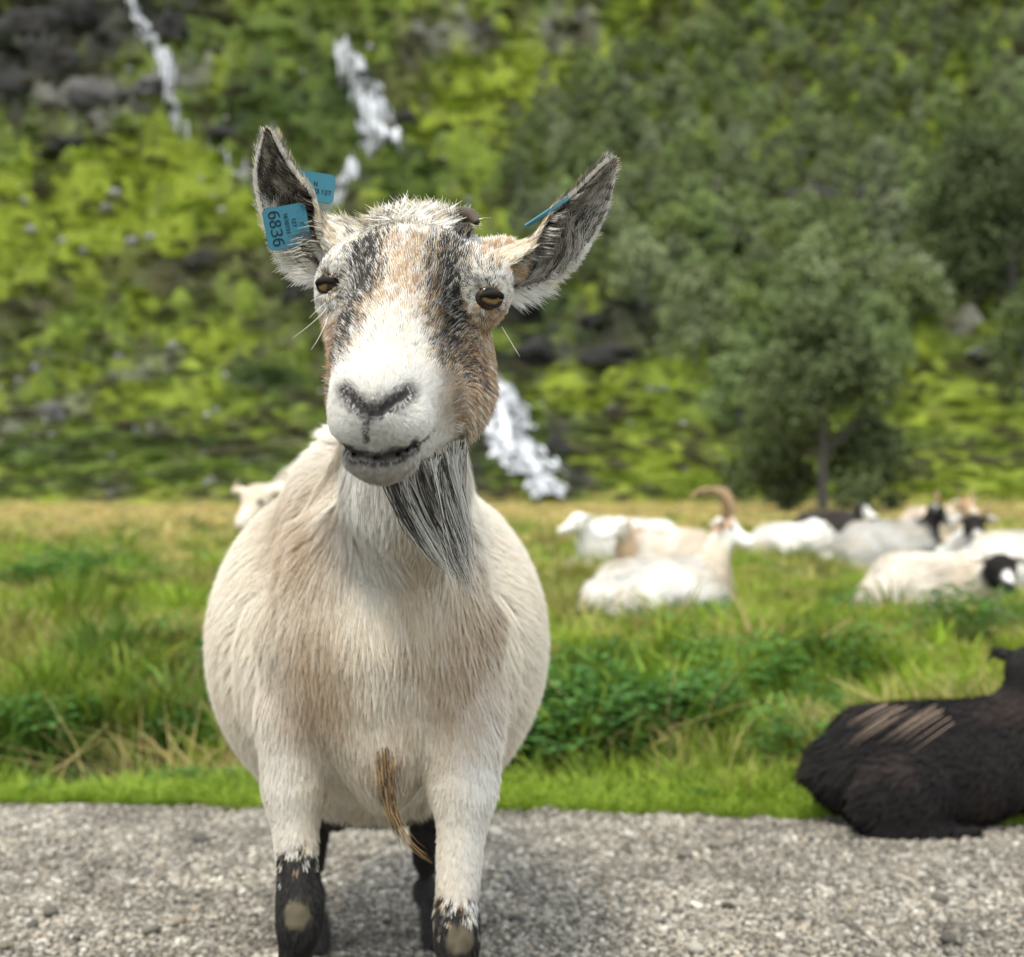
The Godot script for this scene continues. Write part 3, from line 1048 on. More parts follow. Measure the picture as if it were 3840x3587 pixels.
func build_meadow() -> void:
	var green := mat(Color.WHITE, 0.75)
	green.backlight_enabled = true
	green.backlight = Color(0.7, 0.75, 0.4)
	var meshes := [grass_tuft(18, 1, 0.32, 0.055, 0.45), grass_tuft(14, 2, 0.3, 0.05, 0.8)]
	var rows := [Rows.new(), Rows.new()]
	var lime := Color(0.31, 0.43, 0.045)
	var grass := Color(0.28, 0.365, 0.055)
	var dark := Color(0.075, 0.145, 0.025)
	var hay := Color(0.46, 0.36, 0.16)
	var gold := Color(0.72, 0.54, 0.26)
	# verge
	for k in 8500:
		var x := rng.randf_range(-3.2, 3.2)
		var past := absf(rng.randfn()) * 0.12 - 0.05 * pow(rng.randf(), 2.0)
		var z := edge_of_road(x) - past
		var h := lerpf(0.03, 0.075, clampf(past / 0.2, 0.0, 1.0)) * rng.randf_range(0.6, 1.4)
		var c := lime.lerp(grass, rng.randf()).lerp(dark, 0.5 * rng.randf() * rng.randf()) * rng.randf_range(0.85, 1.15)
		rows[k % 2].add(Basis.from_euler(Vector3(0, rng.randf() * TAU, 0)) * Basis.from_scale(Vector3(h * 1.3, h, h * 1.3)), Vector3(x, height(x, z) - 0.006, z), c)
	# meadow
	for k in 52000:
		var near := k < 23000
		var d := sqrt(rng.randf_range(3.05 * 3.05, 81.0)) if near else sqrt(rng.randf_range(64.0, 36.0 * 36.0))
		var x := rng.randf_range(-1.0, 1.0) * (0.52 * d + 0.9)
		var z := -d
		var past := d + edge_of_road(x)
		if past < 0.12:
			continue
		var a := n1.get_noise_2d(x * 16.0, z * 16.0)
		var b := n2.get_noise_2d(x * 30.0, z * 30.0 + 50.0)
		var t := n3.get_noise_2d(x * 7.0 + 20.0, z * 7.0)
		var hx := (x + 1.12) / 0.40
		var hz := (z + 3.60) / 0.28
		if exp(-hx * hx - hz * hz) > rng.randf_range(0.2, 0.9):
			continue
		var h := 0.08 + 0.05 * sm(0.2, 1.2, past) - 0.04 * sm(2.0, 4.0, past) + 0.10 * a + 0.06 * b
		h = clampf(h, 0.04, 0.24) * rng.randf_range(0.6, 1.4)
		if rng.randf() < 0.06 and d < 8.0:
			h *= 1.45
		var c := grass.lerp(lime, clampf(0.45 + 1.6 * b, 0.0, 1.0))
		c = c.lerp(dark, clampf(0.1 + 1.8 * a, 0.0, 0.85))
		if rng.randf() < 0.48 + 1.2 * t:
			c = c.lerp(hay, rng.randf_range(0.4, 0.95))
		if rng.randf() < 0.3:
			c = c.lerp(Color(0.30, 0.33, 0.05), 0.5)
		# dry stalks at the left beyond the verge
		if hump(x, -0.74, 0.22) * hump(z, -3.5, 0.22) > rng.randf_range(0.1, 1.0):
			c = hay.lerp(Color(0.34, 0.22, 0.11), rng.randf())
			h *= 0.8
		var far := sm(11.0, 21.0, d + 5.0 * t + 2.0 * b)
		if rng.randf() < far * 0.95:
			c = gold.lerp(hay, rng.randf() * 0.5).lerp(Color(0.30, 0.31, 0.06), rng.randf() * 0.35)
		var wide := h * (1.0 if near else 1.9)
		if not near:
			h *= 1.25 - 0.75 * sm(14.0, 24.0, d)
			wide = maxf(wide, 0.22)
		c *= rng.randf_range(0.65, 1.3)
		rows[k % 2].add(Basis.from_euler(Vector3(0, rng.randf() * TAU, 0)) * Basis.from_scale(Vector3(wide, h, wide)), Vector3(x, height(x, z) - 0.01, z), c)
	spread(rows[0], meshes[0], "grass", green, self)
	spread(rows[1], meshes[1], "grass", green, self)
	# broad leaved weeds
	var plant := leafy_plant(70, 6)
	var lr := Rows.new()
	var herb := Color(0.055, 0.13, 0.03)
	var beds := [
		[Vector3(0.1962, -0.0027, -3.7500), 0.34, 0.22, 60, 0.20], [Vector3(0.0485, -0.0074, -3.5000), 0.16, 0.14, 26, 0.15], [Vector3(0.4440, -0.0172, -3.9000), 0.25, 0.2, 26, 0.15], [Vector3(-2.4671, 0.1460, -7.6000), 0.5, 0.5, 22, 0.26], [Vector3(-1.1748, 0.0954, -4.6000), 0.3, 0.25, 16, 0.16],
		[Vector3(-0.7425, -0.0294, -3.2500), 0.25, 0.07, 30, 0.07], [Vector3(-0.9168, -0.0108, -3.1200), 0.3, 0.05, 26, 0.055], [Vector3(-1.0778, -0.0120, -3.1000), 0.2, 0.04, 14, 0.05], [Vector3(0.2393, -0.0101, -3.0200), 0.3, 0.05, 24, 0.05], [Vector3(0.5570, -0.0117, -2.9800), 0.2, 0.05, 16, 0.06], [Vector3(0.6591, 0.0641, -5.6000), 0.5, 0.25, 18, 0.18], [Vector3(0.7717, 0.0555, -4.4000), 0.4, 0.25, 22, 0.18], [Vector3(1.7778, 0.0465, -5.4000), 0.6, 0.3, 26, 0.20], [Vector3(-1.3110, -0.0022, -3.9000), 0.4, 0.12, 18, 0.14], [Vector3(0.7422, 0.0268, -3.6000), 0.3, 0.3, 14, 0.12], [Vector3(-0.4523, 0.0096, -4.0000), 0.8, 0.3, 30, 0.15],
	]
	for b in beds:
		for k in b[3]:
			var x: float = b[0].x + rng.randfn() * b[1] * 0.6
			var z: float = b[0].z + rng.randfn() * b[2] * 0.6
			if -z + edge_of_road(x) < 0.1:
				continue
			var s: float = b[4] * rng.randf_range(0.6, 1.25)
			var c := herb.lerp(Color(0.10, 0.22, 0.035), rng.randf() * 0.8) * rng.randf_range(0.8, 1.25)
			lr.add(Basis.from_euler(Vector3(0, rng.randf() * TAU, 0)) * Basis.from_scale(Vector3(s, s, s)), Vector3(x, height(x, z), z), c)
	for k in 500:
		var d := sqrt(rng.randf_range(3.3 * 3.3, 144.0))
		var x := rng.randf_range(-0.48, 0.48) * d
		var s := rng.randf_range(0.06, 0.16)
		if n1.get_noise_2d(x * 12.0, d * 12.0) < 0.0 or d + edge_of_road(x) < 0.3:
			continue
		lr.add(Basis.from_euler(Vector3(0, rng.randf() * TAU, 0)) * Basis.from_scale(Vector3(s, s, s)), Vector3(x, height(x, -d), -d), herb * rng.randf_range(0.8, 1.5))
	spread(lr, plant, "weeds", green, self)
	# white flower heads scattered through the grass
	var head := leafy_plant(22, 12)
	var fr := Rows.new()
	for p in [Vector3(-2.4748, 0.2908, -8.4000), Vector3(-1.9004, 0.4875, -9.0000), Vector3(-2.0735, 0.2037, -9.0000), Vector3(-3.0035, 0.3568, -9.5000), Vector3(-2.8984, 0.2257, -8.2000), Vector3(-1.8868, 0.0899, -5.6000), Vector3(-1.1938, 0.0299, -4.2000), Vector3(0.7717, 0.0589, -4.4000), Vector3(1.5404, 0.0744, -5.0000), Vector3(1.4355, 0.0710, -4.3000), Vector3(0.4155, 0.2526, -7.4000), Vector3(2.9446, 0.2210, -11.0000), Vector3(-2.9996, 0.3056, -11.0000), Vector3(0.6654, 0.0398, -5.0000), Vector3(0.5266, -0.0073, -4.2000), Vector3(1.1271, 0.0386, -4.4000)]:
		for k in 4:
			var q: Vector3 = p + Vector3(rng.randfn() * 0.02, rng.randfn() * 0.012, rng.randfn() * 0.03)
			fr.add(Basis.from_euler(Vector3(0, rng.randf() * TAU, 0)) * Basis.from_scale(Vector3.ONE * 0.03), q, Color(0.75, 0.74, 0.68))
	spread(fr, head, "meadow_flowers", green, self)
	# long dry stalks
	var st := blank()
	for k in 240:
		var d := rng.randf_range(3.3, 7.0)
		var x := rng.randf_range(-0.45, 0.45) * d
		if k < 90:
			x = -0.75 + rng.randfn() * 0.22
			d = 3.5 + rng.randfn() * 0.14
		elif k < 104:
			x = rng.randf_range(0.2, 0.6)
			d = rng.randf_range(3.25, 3.7)
		var p := Vector3(x, height(x, -d), -d)
		var lean := Vector3(rng.randfn(), 0, rng.randfn()) * (0.2 if k < 104 else 0.08)
		var h := rng.randf_range(0.1, 0.28)
		var pts := PackedVector3Array([p, p + Vector3(0, h * 0.5, 0) + lean * 0.3, p + Vector3(0, h * 0.9, 0) + lean])
		strip(st, pts, 0.0024, Vector3(0, 0, 1), hay * rng.randf_range(0.8, 1.3), 0.4)
	put(done(st), "dry_stalks_grass", green, self).set_meta("kind", "stuff")
	# one yellow petal fallen on the road
	var pet := leafy_plant(9, 30)
	var fl := put(pet, "yellow_flower", mat(Color(0.75, 0.55, 0.02), 0.7, false), self)
	tag(fl, "tiny yellow flower lying on the grey gravel road", "flower")
	fl.position = Vector3(0.5754, 0.0003, -2.2700)
	fl.scale = Vector3.ONE * 0.014

# ---- the resting goats ----
# own axes: +z forward, y up. «look» is where the muzzle points, «neck» where the head is carried.
func herd_goat(called: String, at: Vector3, turn: float, size: float, lying: bool, neck: Vector3, look: Vector3, coat: Color, spots: Array, horns: int, label: String, group := "goats resting in the meadow") -> Node3D:
	var g := base(called, at, turn)
	g.scale = Vector3.ONE * size
	tag(g, label, "goat", group)
	var b := []
	var y := 0.19 if lying else 0.55
	b.append(egg(Vector3(0, y, -0.08), Vector3(0.185, 0.19, 0.40), 0.06))
	b.append(egg(Vector3(0, y + 0.06, 0.2), Vector3(0.13, 0.16, 0.17), 0.06))
	b.append(bone(Vector3(0, y + 0.12, -0.3), Vector3(0, y + 0.13, 0.15), 0.08, 0.08, 0.08))
	b.append(bone(Vector3(0, y + 0.06, 0.24), neck, 0.105, 0.06, 0.06))
	var f := look.normalized()
	var sd := Vector3.UP.cross(f).normalized()
	var up := f.cross(sd)
	b.append(egg(neck + up * 0.015, Vector3(0.062, 0.066, 0.066), 0.03))
	b.append(bone(neck, neck + f * 0.155 - up * 0.01, 0.056, 0.034, 0.03))
	for s in [-1.0, 1.0]:
		b.append(bone(neck + sd * 0.05 * s - f * 0.02 + up * 0.03, neck + sd * 0.105 * s - f * 0.03 + up * 0.04, 0.016, 0.024, 0.01))
		b.append(bone(neck + sd * 0.105 * s - f * 0.03 + up * 0.04, neck + sd * 0.165 * s - f * 0.035 + up * 0.035, 0.022, 0.008, 0.01))
		if lying:
			b.append(egg(Vector3(0.165 * s, 0.14, -0.24), Vector3(0.07, 0.14, 0.17), 0.015))
			b.append(bone(Vector3(0.19 * s, 0.045, -0.3), Vector3(0.2 * s, 0.04, -0.02), 0.035, 0.025, 0.03))
			b.append(bone(Vector3(0.11 * s, 0.10, 0.26), Vector3(0.14 * s, 0.06, 0.44), 0.05, 0.033, 0.03))
			b.append(bone(Vector3(0.14 * s, 0.055, 0.44), Vector3(0.12 * s, 0.035, 0.26), 0.03, 0.022, 0.02))
		else:
			b.append(bone(Vector3(0.10 * s, 0.5, 0.2), Vector3(0.09 * s, 0.24, 0.22), 0.06, 0.028, 0.04))
			b.append(bone(Vector3(0.09 * s, 0.24, 0.22), Vector3(0.09 * s, 0.02, 0.22), 0.025, 0.02, 0.02))
			b.append(bone(Vector3(0.10 * s, 0.48, -0.34), Vector3(0.10 * s, 0.28, -0.42), 0.08, 0.028, 0.04))
			b.append(bone(Vector3(0.10 * s, 0.28, -0.42), Vector3(0.10 * s, 0.02, -0.36), 0.024, 0.02, 0.02))
	b.append(bone(Vector3(0, y + 0.08, -0.43), Vector3(0.02, y - 0.02, -0.50), 0.032, 0.014, 0.03))
	var m := body_mesh(b, Vector3(-0.42, -0.03, -0.62), Vector3(0.42, 1.08, 0.72), 0.021)
	var tone := func(p: Vector3) -> Color:
		var c := coat * (1.0 + 0.35 * n1.get_noise_3d(p.x * 70.0 + at.x * 40.0, p.y * 110.0, p.z * 70.0))
		if coat.r < 0.1:
			c = c.lerp(Color(0.045, 0.032, 0.027), clampf(0.0 + n2.get_noise_3dv(p * 90.0), 0.0, 0.6))
		else:
			c = c.lerp(Color(0.62, 0.52, 0.38), clampf(n2.get_noise_3dv(p * 100.0) * 0.9, 0.0, 0.5))
		for s in spots:
			var d: float = ((p - s[0]) / s[1]).length()
			c = c.lerp(s[2] as Color, 1.0 - sm(0.8, 1.15, d + 0.25 * n1.get_noise_3dv(p * 160.0)))
		return c
	var cols := PackedColorArray()
	for p in m[0]:
		cols.append(tone.call(p))
	m.append(cols)
	put(join([m]), "body", wool, g)
	var style := func(p: Vector3, n: Vector3):
		var head := (p - neck - f * 0.05).length() < 0.16
		var flow := Vector3(p.x * 0.5, -0.7, -0.8)
		return [0.014 if head else (0.05 if coat.r > 0.1 else 0.03), 0.004 if head else 0.008, flow + Vector3(rng.randfn(), rng.randfn(), rng.randfn()) * 0.2, tone.call(p) * rng.randf_range(0.9, 1.1), rng.randf_range(0.15, 0.4)]
	var rows := Rows.new()
	fur(m, 5200.0, style, rows)
	spread(rows, herd_lock, "coat", wool, g)
	for s in [-1.0, 1.0]:
		var eye := SphereMesh.new()
		eye.radius = 0.013
		eye.height = 0.026
		eye.radial_segments = 12
		eye.rings = 6
		var e := put(eye, "eye", mat(Color(0.015, 0.012, 0.01), 0.1, false), g)
		e.position = neck + sd * 0.05 * s + f * 0.045 + up * 0.03
		if horns > 0:
			var o := blank()
			var pts := []
			var rad := []
			var le := [0.0, 0.14, 0.165][horns] as float
			for k in 9:
				var u := k / 8.0
				var a := u * (1.2 if horns == 1 else 2.9)
				pts.append(neck + up * (0.055 + le * sin(a) * 0.75) - f * (0.02 + le * (1.0 - cos(a)) * 0.62) + sd * s * (0.032 + 0.22 * u * le / 0.3))
				rad.append(lerpf(0.021 if horns == 1 else 0.027, 0.009, u))
			tube(o, pts, rad, 10)
			put(done(o), "horn", horn_stuff, g)
	return g

var wool := mat(Color.WHITE, 0.8)
var horn_stuff := mat(Color(0.30, 0.20, 0.11), 0.6, false)
var herd_lock: ArrayMesh

func on_ground(bearing: float, d: float) -> Vector3:
	return Vector3(bearing * d, height(bearing * d, -d), -d)

func build_herd() -> void:
	herd_lock = lock(6, 0.25, 0.25, 0.34, 3, 77)
	wool.backlight_enabled = true
	wool.backlight = Color(0.3, 0.3, 0.3)
	var white := Color(0.90, 0.87, 0.80)
	var cream := Color(0.74, 0.64, 0.50)
	var tan := Color(0.55, 0.36, 0.20)
	var black := Color(0.02, 0.018, 0.016)
	var grey := Color(0.42, 0.40, 0.37)
	# white goat with the great horns
	var n1_ := Vector3(0.02, 0.58, 0.36)
	herd_goat("goat", on_ground(0.116, 6.3), 1.85, 0.84, true, n1_, Vector3(-0.55, -0.45, 0.7), white,
		[[Vector3(0, 0.36, 0.3), Vector3(0.15, 0.16, 0.12), cream], [n1_ + Vector3(0.0, 0.03, -0.02), Vector3(0.08, 0.07, 0.08), Color(0.66, 0.42, 0.27)]], 2, "white goat with long curved horns lying in the grass, rump turned to us")
	var n2_ := Vector3(0.05, 0.40, 0.40)
	herd_goat("goat", on_ground(0.085, 9.4), -1.2, 0.95, true, n2_, Vector3(0.1, -0.3, 1.0), white, [[Vector3(0, 0.30, 0.28), Vector3(0.16, 0.2, 0.16), white]], 0, "white goat lying behind the horned goat, farthest left of the resting goats")
	var n3_ := Vector3(0.10, 0.44, 0.34)
	herd_goat("goat", on_ground(0.112, 8.6), -1.5, 0.8, true, n3_, Vector3(0.3, -0.4, 0.9), cream.lerp(white, 0.6), [[Vector3(0.04, 0.34, 0.30), Vector3(0.13, 0.16, 0.12), tan.lerp(cream, 0.3)], [n3_ + Vector3(0.02, -0.02, 0.08), Vector3(0.07, 0.1, 0.12), white], [Vector3(0, 0.2, -0.3), Vector3(0.3, 0.3, 0.3), cream]], 0, "white faced goat with a tan neck close behind the horned goat")
	var n4_ := Vector3(0.02, 0.38, 0.16)
	herd_goat("goat", on_ground(0.213, 11.2), 1.35, 0.85, true, n4_, Vector3(-0.5, 0.1, -0.6), white, [], 0, "white goat lying flat in the far grass left of the goat with a dark neck")
	var n5_ := Vector3(0.0, 0.42, 0.40)
	herd_goat("goat", on_ground(0.237, 12.6), 0.7, 0.9, true, n5_, Vector3(0.3, -0.4, 0.9), black * 3.0, [[n5_ + Vector3(0.02, -0.01, 0.09), Vector3(0.08, 0.08, 0.09), white]], 0, "dark goat with a white face lying at the far edge of the herd")
	var n6_ := Vector3(0.0, 0.50, 0.34)
	herd_goat("goat", on_ground(0.285, 9.9), 1.25, 0.86, true, n6_, Vector3(0.1, -0.5, 0.8), grey.lerp(white, 0.5), [[Vector3(0, 0.44, 0.34), Vector3(0.13, 0.24, 0.15), black], [Vector3(0, 0.1, 0.4), Vector3(0.3, 0.12, 0.2), black * 4.0]], 1, "grey goat with a black head and neck and upright horns")
	var n7_ := Vector3(0.0, 0.44, 0.38)
	herd_goat("goat", on_ground(0.317, 13.0), 0.5, 0.95, true, n7_, Vector3(0.0, -0.4, 0.9), cream, [[n7_, Vector3(0.1, 0.1, 0.1), tan]], 1, "cream goat with tan horned head at the back of the herd")
	# black faced goat looking at us
	var n8_ := Vector3(-0.06, 0.37, 0.47)
	herd_goat("goat", on_ground(0.317, 6.4), 0.55, 0.88, true, n8_, Vector3(-0.5, -0.55, 0.7), cream.lerp(white, 0.4),
		[[n8_ + Vector3(-0.05, -0.04, 0.05), Vector3(0.17, 0.15, 0.14), black], [n8_ + Vector3(-0.055, -0.02, 0.10), Vector3(0.03, 0.045, 0.035), white], [Vector3(-0.17, 0.10, -0.28), Vector3(0.09, 0.09, 0.11), black], [Vector3(0, 0.2, 0.3), Vector3(0.2, 0.25, 0.12), cream]], 0, "cream goat with a black head and white blaze facing us")
	var n9_ := Vector3(0.0, 0.47, 0.36)
	herd_goat("goat", on_ground(0.342, 8.3), -0.25, 0.84, true, n9_, Vector3(0.05, -0.35, 1.0), white.lerp(grey, 0.4), [[n9_ + Vector3(0, 0.0, 0.03), Vector3(0.12, 0.11, 0.14), black], [Vector3(0, 0.34, 0.33), Vector3(0.12, 0.08, 0.12), grey]], 1, "pale goat with a black head directly behind the black faced goat")
	herd_goat("goat", on_ground(0.392, 7.4), 1.3, 0.82, true, Vector3(0, 0.42, 0.4), Vector3(0.2, -0.3, 1.0), white, [], 0, "white goat cut off by the right edge of the view")
	# goat looking out from behind the near goat
	herd_goat("goat", on_ground(-0.112, 5.7), -1.25, 0.93, false, Vector3(0.06, 0.58, 0.48), Vector3(0.8, -0.75, 0.75), cream, [[Vector3(0, 0.6, -0.1), Vector3(0.3, 0.3, 0.5), white]], 0, "cream goat whose head shows behind the near goat's left flank", "")
	# black goat on the road's edge
	var nb := Vector3(0.0, 0.50, 0.25)
	var bg := herd_goat("goat", Vector3(0.945, -0.015, -2.87), PI / 2 + 0.10, 0.67, true, nb, Vector3(0.25, -0.3, 0.9), Color(0.017, 0.015, 0.014), [], 0, "black goat with rusty streaks on its back lying at the edge of the road", "")
	var o := blank()
	for k in 22:
		var u := rng.randf()
		var ang := rng.randf_range(0.25, 0.75)
		var p := Vector3(sin(ang) * 0.17, 0.20 + cos(ang) * 0.195, -0.28 + 0.22 * u)
		var pts := PackedVector3Array()
		for s in 6:
			var t := s / 5.0
			var a2 := ang + 0.45 * t
			pts.append(Vector3(-sin(a2) * 0.215, 0.19 + cos(a2) * 0.22 + 0.012, p.z - 0.16 * t))
		strip(o, pts, 0.0018, Vector3(-1, 1, 0), Color(0.34, 0.25, 0.18) * rng.randf_range(0.5, 1.4))
	put(done(o), "streaked_hair", wool, bg).set_meta("kind", "stuff")

# ---- the goat on the road ----
const EYES := Vector3(0.0281, 0.9042, 0.3043)
var face_mid := [Vector3(0.0403, 0.9891, 0.2552), Vector3(0.0231, 0.9328, 0.3038), Vector3(0.0207, 0.9008, 0.3337), Vector3(0.0123, 0.8615, 0.3630), Vector3(0.0035, 0.8330, 0.3872), Vector3(-0.0024, 0.7973, 0.4118), Vector3(-0.0003, 0.7640, 0.4019), Vector3(0.0039, 0.7344, 0.3923)]
const FACE_SIDE := Vector3(0.985, 0.0, 0.17)
const WHITE := Color(0.81, 0.785, 0.73)
const CREAM := Color(0.86, 0.765, 0.585)
const TAN := Color(0.49, 0.31, 0.165)
const SAND := Color(0.47, 0.335, 0.205)
const BLACK := Color(0.022, 0.02, 0.018)
const GREY := Color(0.30, 0.285, 0.26)

func mid_at(y: float) -> Vector3:
	for i in 7:
		var a: Vector3 = face_mid[i]
		var b: Vector3 = face_mid[i + 1]
		if y >= b.y or i == 6:
			return a.lerp(b, clampf((a.y - y) / (a.y - b.y), 0.0, 1.0))
	return face_mid[7]

func hump(x: float, c: float, w: float) -> float:
	var q := (x - c) / w
	return exp(-q * q)

# shares of white, tan, dark, grey at a place on the head; u across and v up in cm from between the eyes
func face_shares(p: Vector3) -> PackedFloat32Array:
	var v := (p.y - EYES.y) * 100.0
	var u := (p - mid_at(p.y)).dot(FACE_SIDE) * 100.0
	var a := absf(u)
	var nz := n1.get_noise_3d(p.x * 900.0, p.y * 500.0, p.z * 900.0)
	var white := 0.6
	var tan := 0.08
	var dark := 0.05
	var grey := 0.08
	# crown
	white += 8.0 * sm(4.0, 5.6, v)
	tan += 5.0 * sm(5.2, 6.4, u) * sm(1.5, 3.5, v)
	# central stripe of tan running into the white blaze
	var stripe := hump(u, 0.0, 2.0) * sm(-6.0, -1.0, v) * (1.0 - sm(4.0, 6.0, v))
	tan += 2.6 * stripe
	white += 1.1 * stripe
	grey += 0.35 * stripe
	var blaze := hump(u, -0.2, 1.0 + 0.34 * maxf(0.0, -v - 2.0)) * sm(-1.0, -4.5, v)
	white += 12.0 * blaze
	# dark stripes from the forehead past the eyes to the cheeks
	var c := 3.5 + (0.36 if u > 0.0 else 0.12) * maxf(0.0, -v - 2.0)
	var ds := hump(a, c + nz * 0.7, 1.4) * sm(-9.5, -6.5, v) * (1.0 - sm(5.0, 7.0, v))
	dark += (9.0 + (8.0 * sm(-2.0, -5.0, v) if u > 0.0 else 3.0)) * ds * (1.0 - 0.85 * blaze)
	tan += 2.2 * hump(a, c - 1.5, 0.8) * sm(-9.0, -6.0, v) * sm(0.5, -2.0, v)
	white += 0.8 * ds
	# grey about the eyes
	var eyeg := hump(a, 6.0, 2.0) * hump(v, 1.5, 4.0)
	white += 2.0 * eyeg
	dark += 0.55 * eyeg
	grey += 0.8 * eyeg
	# tan cheeks
	var ch := sm(4.0, 5.4, a) * sm(-0.5, -3.5, v) * sm(-14.5, -10.0, v)
	tan += 7.0 * ch
	dark += 0.7 * ch
	white += 1.2 * ch * sm(-7.0, -11.0, v)
	grey += 2.0 * ch * sm(-8.0, -12.0, v)
	# pale muzzle, flecked lips, dim chin
	tan += 1.6 * sm(3.0, 4.2, a) * sm(-4.0, -6.0, v) * sm(-14.0, -11.0, v)
	grey += 1.2 * sm(3.0, 4.2, a) * sm(-6.0, -8.0, v) * sm(-15.0, -12.0, v)
	var mz := sm(-8.0, -9.6, v) * (1.0 - (sm(3.5, 4.5, u) if u > 0.0 else sm(4.8, 5.8, a)))
	white += 14.0 * mz
	var pad := p - Vector3(-0.0020, 0.7964, 0.4118)
	grey += 22.0 * hump(pad.x, 0.0, 0.020) * hump(pad.y, 0.0, 0.0105)
	dark += 9.0 * hump(pad.x, 0.0, 0.010) * hump(pad.y, -0.004, 0.007) * sm(-0.035, -0.01, pad.z)
	var lips := mz * sm(-11.4, -13.0, v) * hump(u, 0.0, 3.0)
	dark += 2.2 * lips
	grey += 12.0 * lips
	var chin := sm(-14.3, -15.3, v) * (1.0 - sm(4.5, 6.0, a))
	grey += 34.0 * chin
	tan += 10.0 * chin
	dark += 5.0 * chin
	return PackedFloat32Array([white, tan, dark, grey, u, v])

var cells := FastNoiseLite.new()

# alike hairs stand in small bunches
func chance(p: Vector3, along: float) -> float:
	return fposmod((cells.get_noise_3d(p.x * 420.0, p.y * along, p.z * along) + 1.0) * 0.5 * 7.3 + rng.randf() * 0.22, 1.0)

func pick(s: PackedFloat32Array, p: Vector3) -> Color:
	var t := chance(p, 150.0) * (s[0] + s[1] + s[2] + s[3])
	var b := rng.randf_range(0.93, 1.06)
	if t < s[0]:
		return (WHITE if rng.randf() < 0.7 else CREAM) * b
	if t < s[0] + s[1]:
		return (TAN if rng.randf() < 0.6 else SAND) * b
	if t < s[0] + s[1] + s[2]:
		return BLACK * rng.randf_range(0.9, 3.2)
	return GREY * rng.randf_range(0.7, 1.4)

func blend(s: PackedFloat32Array) -> Color:
	var t := s[0] + s[1] + s[2] + s[3]
	return (WHITE * s[0] + TAN * s[1] + BLACK * s[2] + GREY * s[3]) / t

var eye_at := [Vector3(0.0962, 0.8982, 0.3040), Vector3(-0.0427, 0.9155, 0.2540)]
var eye_look := [Vector3(0.5, -0.02, 0.866), Vector3(-0.55, -0.05, 0.83)]

# bare skin: nose pad, nostrils, mouth
var bare := [
	[Vector3(-0.0260, 0.8054, 0.3994), Vector3(-0.0137, 0.7907, 0.4076), 0.0034], [Vector3(0.0224, 0.8054, 0.4042), Vector3(0.0009, 0.7893, 0.4121), 0.0037], [Vector3(-0.0137, 0.7901, 0.4107), Vector3(0.0009, 0.7889, 0.4121), 0.0040],
	[Vector3(-0.0091, 0.7889, 0.4111), Vector3(-0.0099, 0.7672, 0.4060), 0.0021],
	[Vector3(-0.0408, 0.7733, 0.3477), Vector3(-0.0309, 0.7612, 0.3738), 0.0030], [Vector3(-0.0309, 0.7612, 0.3738), Vector3(-0.0195, 0.7549, 0.3880), 0.0042], [Vector3(-0.0195, 0.7549, 0.3880), Vector3(-0.0024, 0.7522, 0.3957), 0.0050], [Vector3(-0.0024, 0.7522, 0.3957), Vector3(0.0154, 0.7549, 0.3914), 0.0050], [Vector3(0.0154, 0.7549, 0.3914), Vector3(0.0297, 0.7640, 0.3697), 0.0042], [Vector3(0.0298, 0.7642, 0.3647), Vector3(0.0432, 0.7785, 0.3208), 0.0033],
]

func bare_here(p: Vector3) -> float:
	var best := 100.0
	for s in bare:
		var a: Vector3 = s[0]
		var ab: Vector3 = s[1] - a
		var t := clampf((p - a).dot(ab) / ab.length_squared(), 0.0, 1.0)
		var q := p - a - ab * t
		q.z *= 0.06
		best = minf(best, q.length() / s[2])
	return best

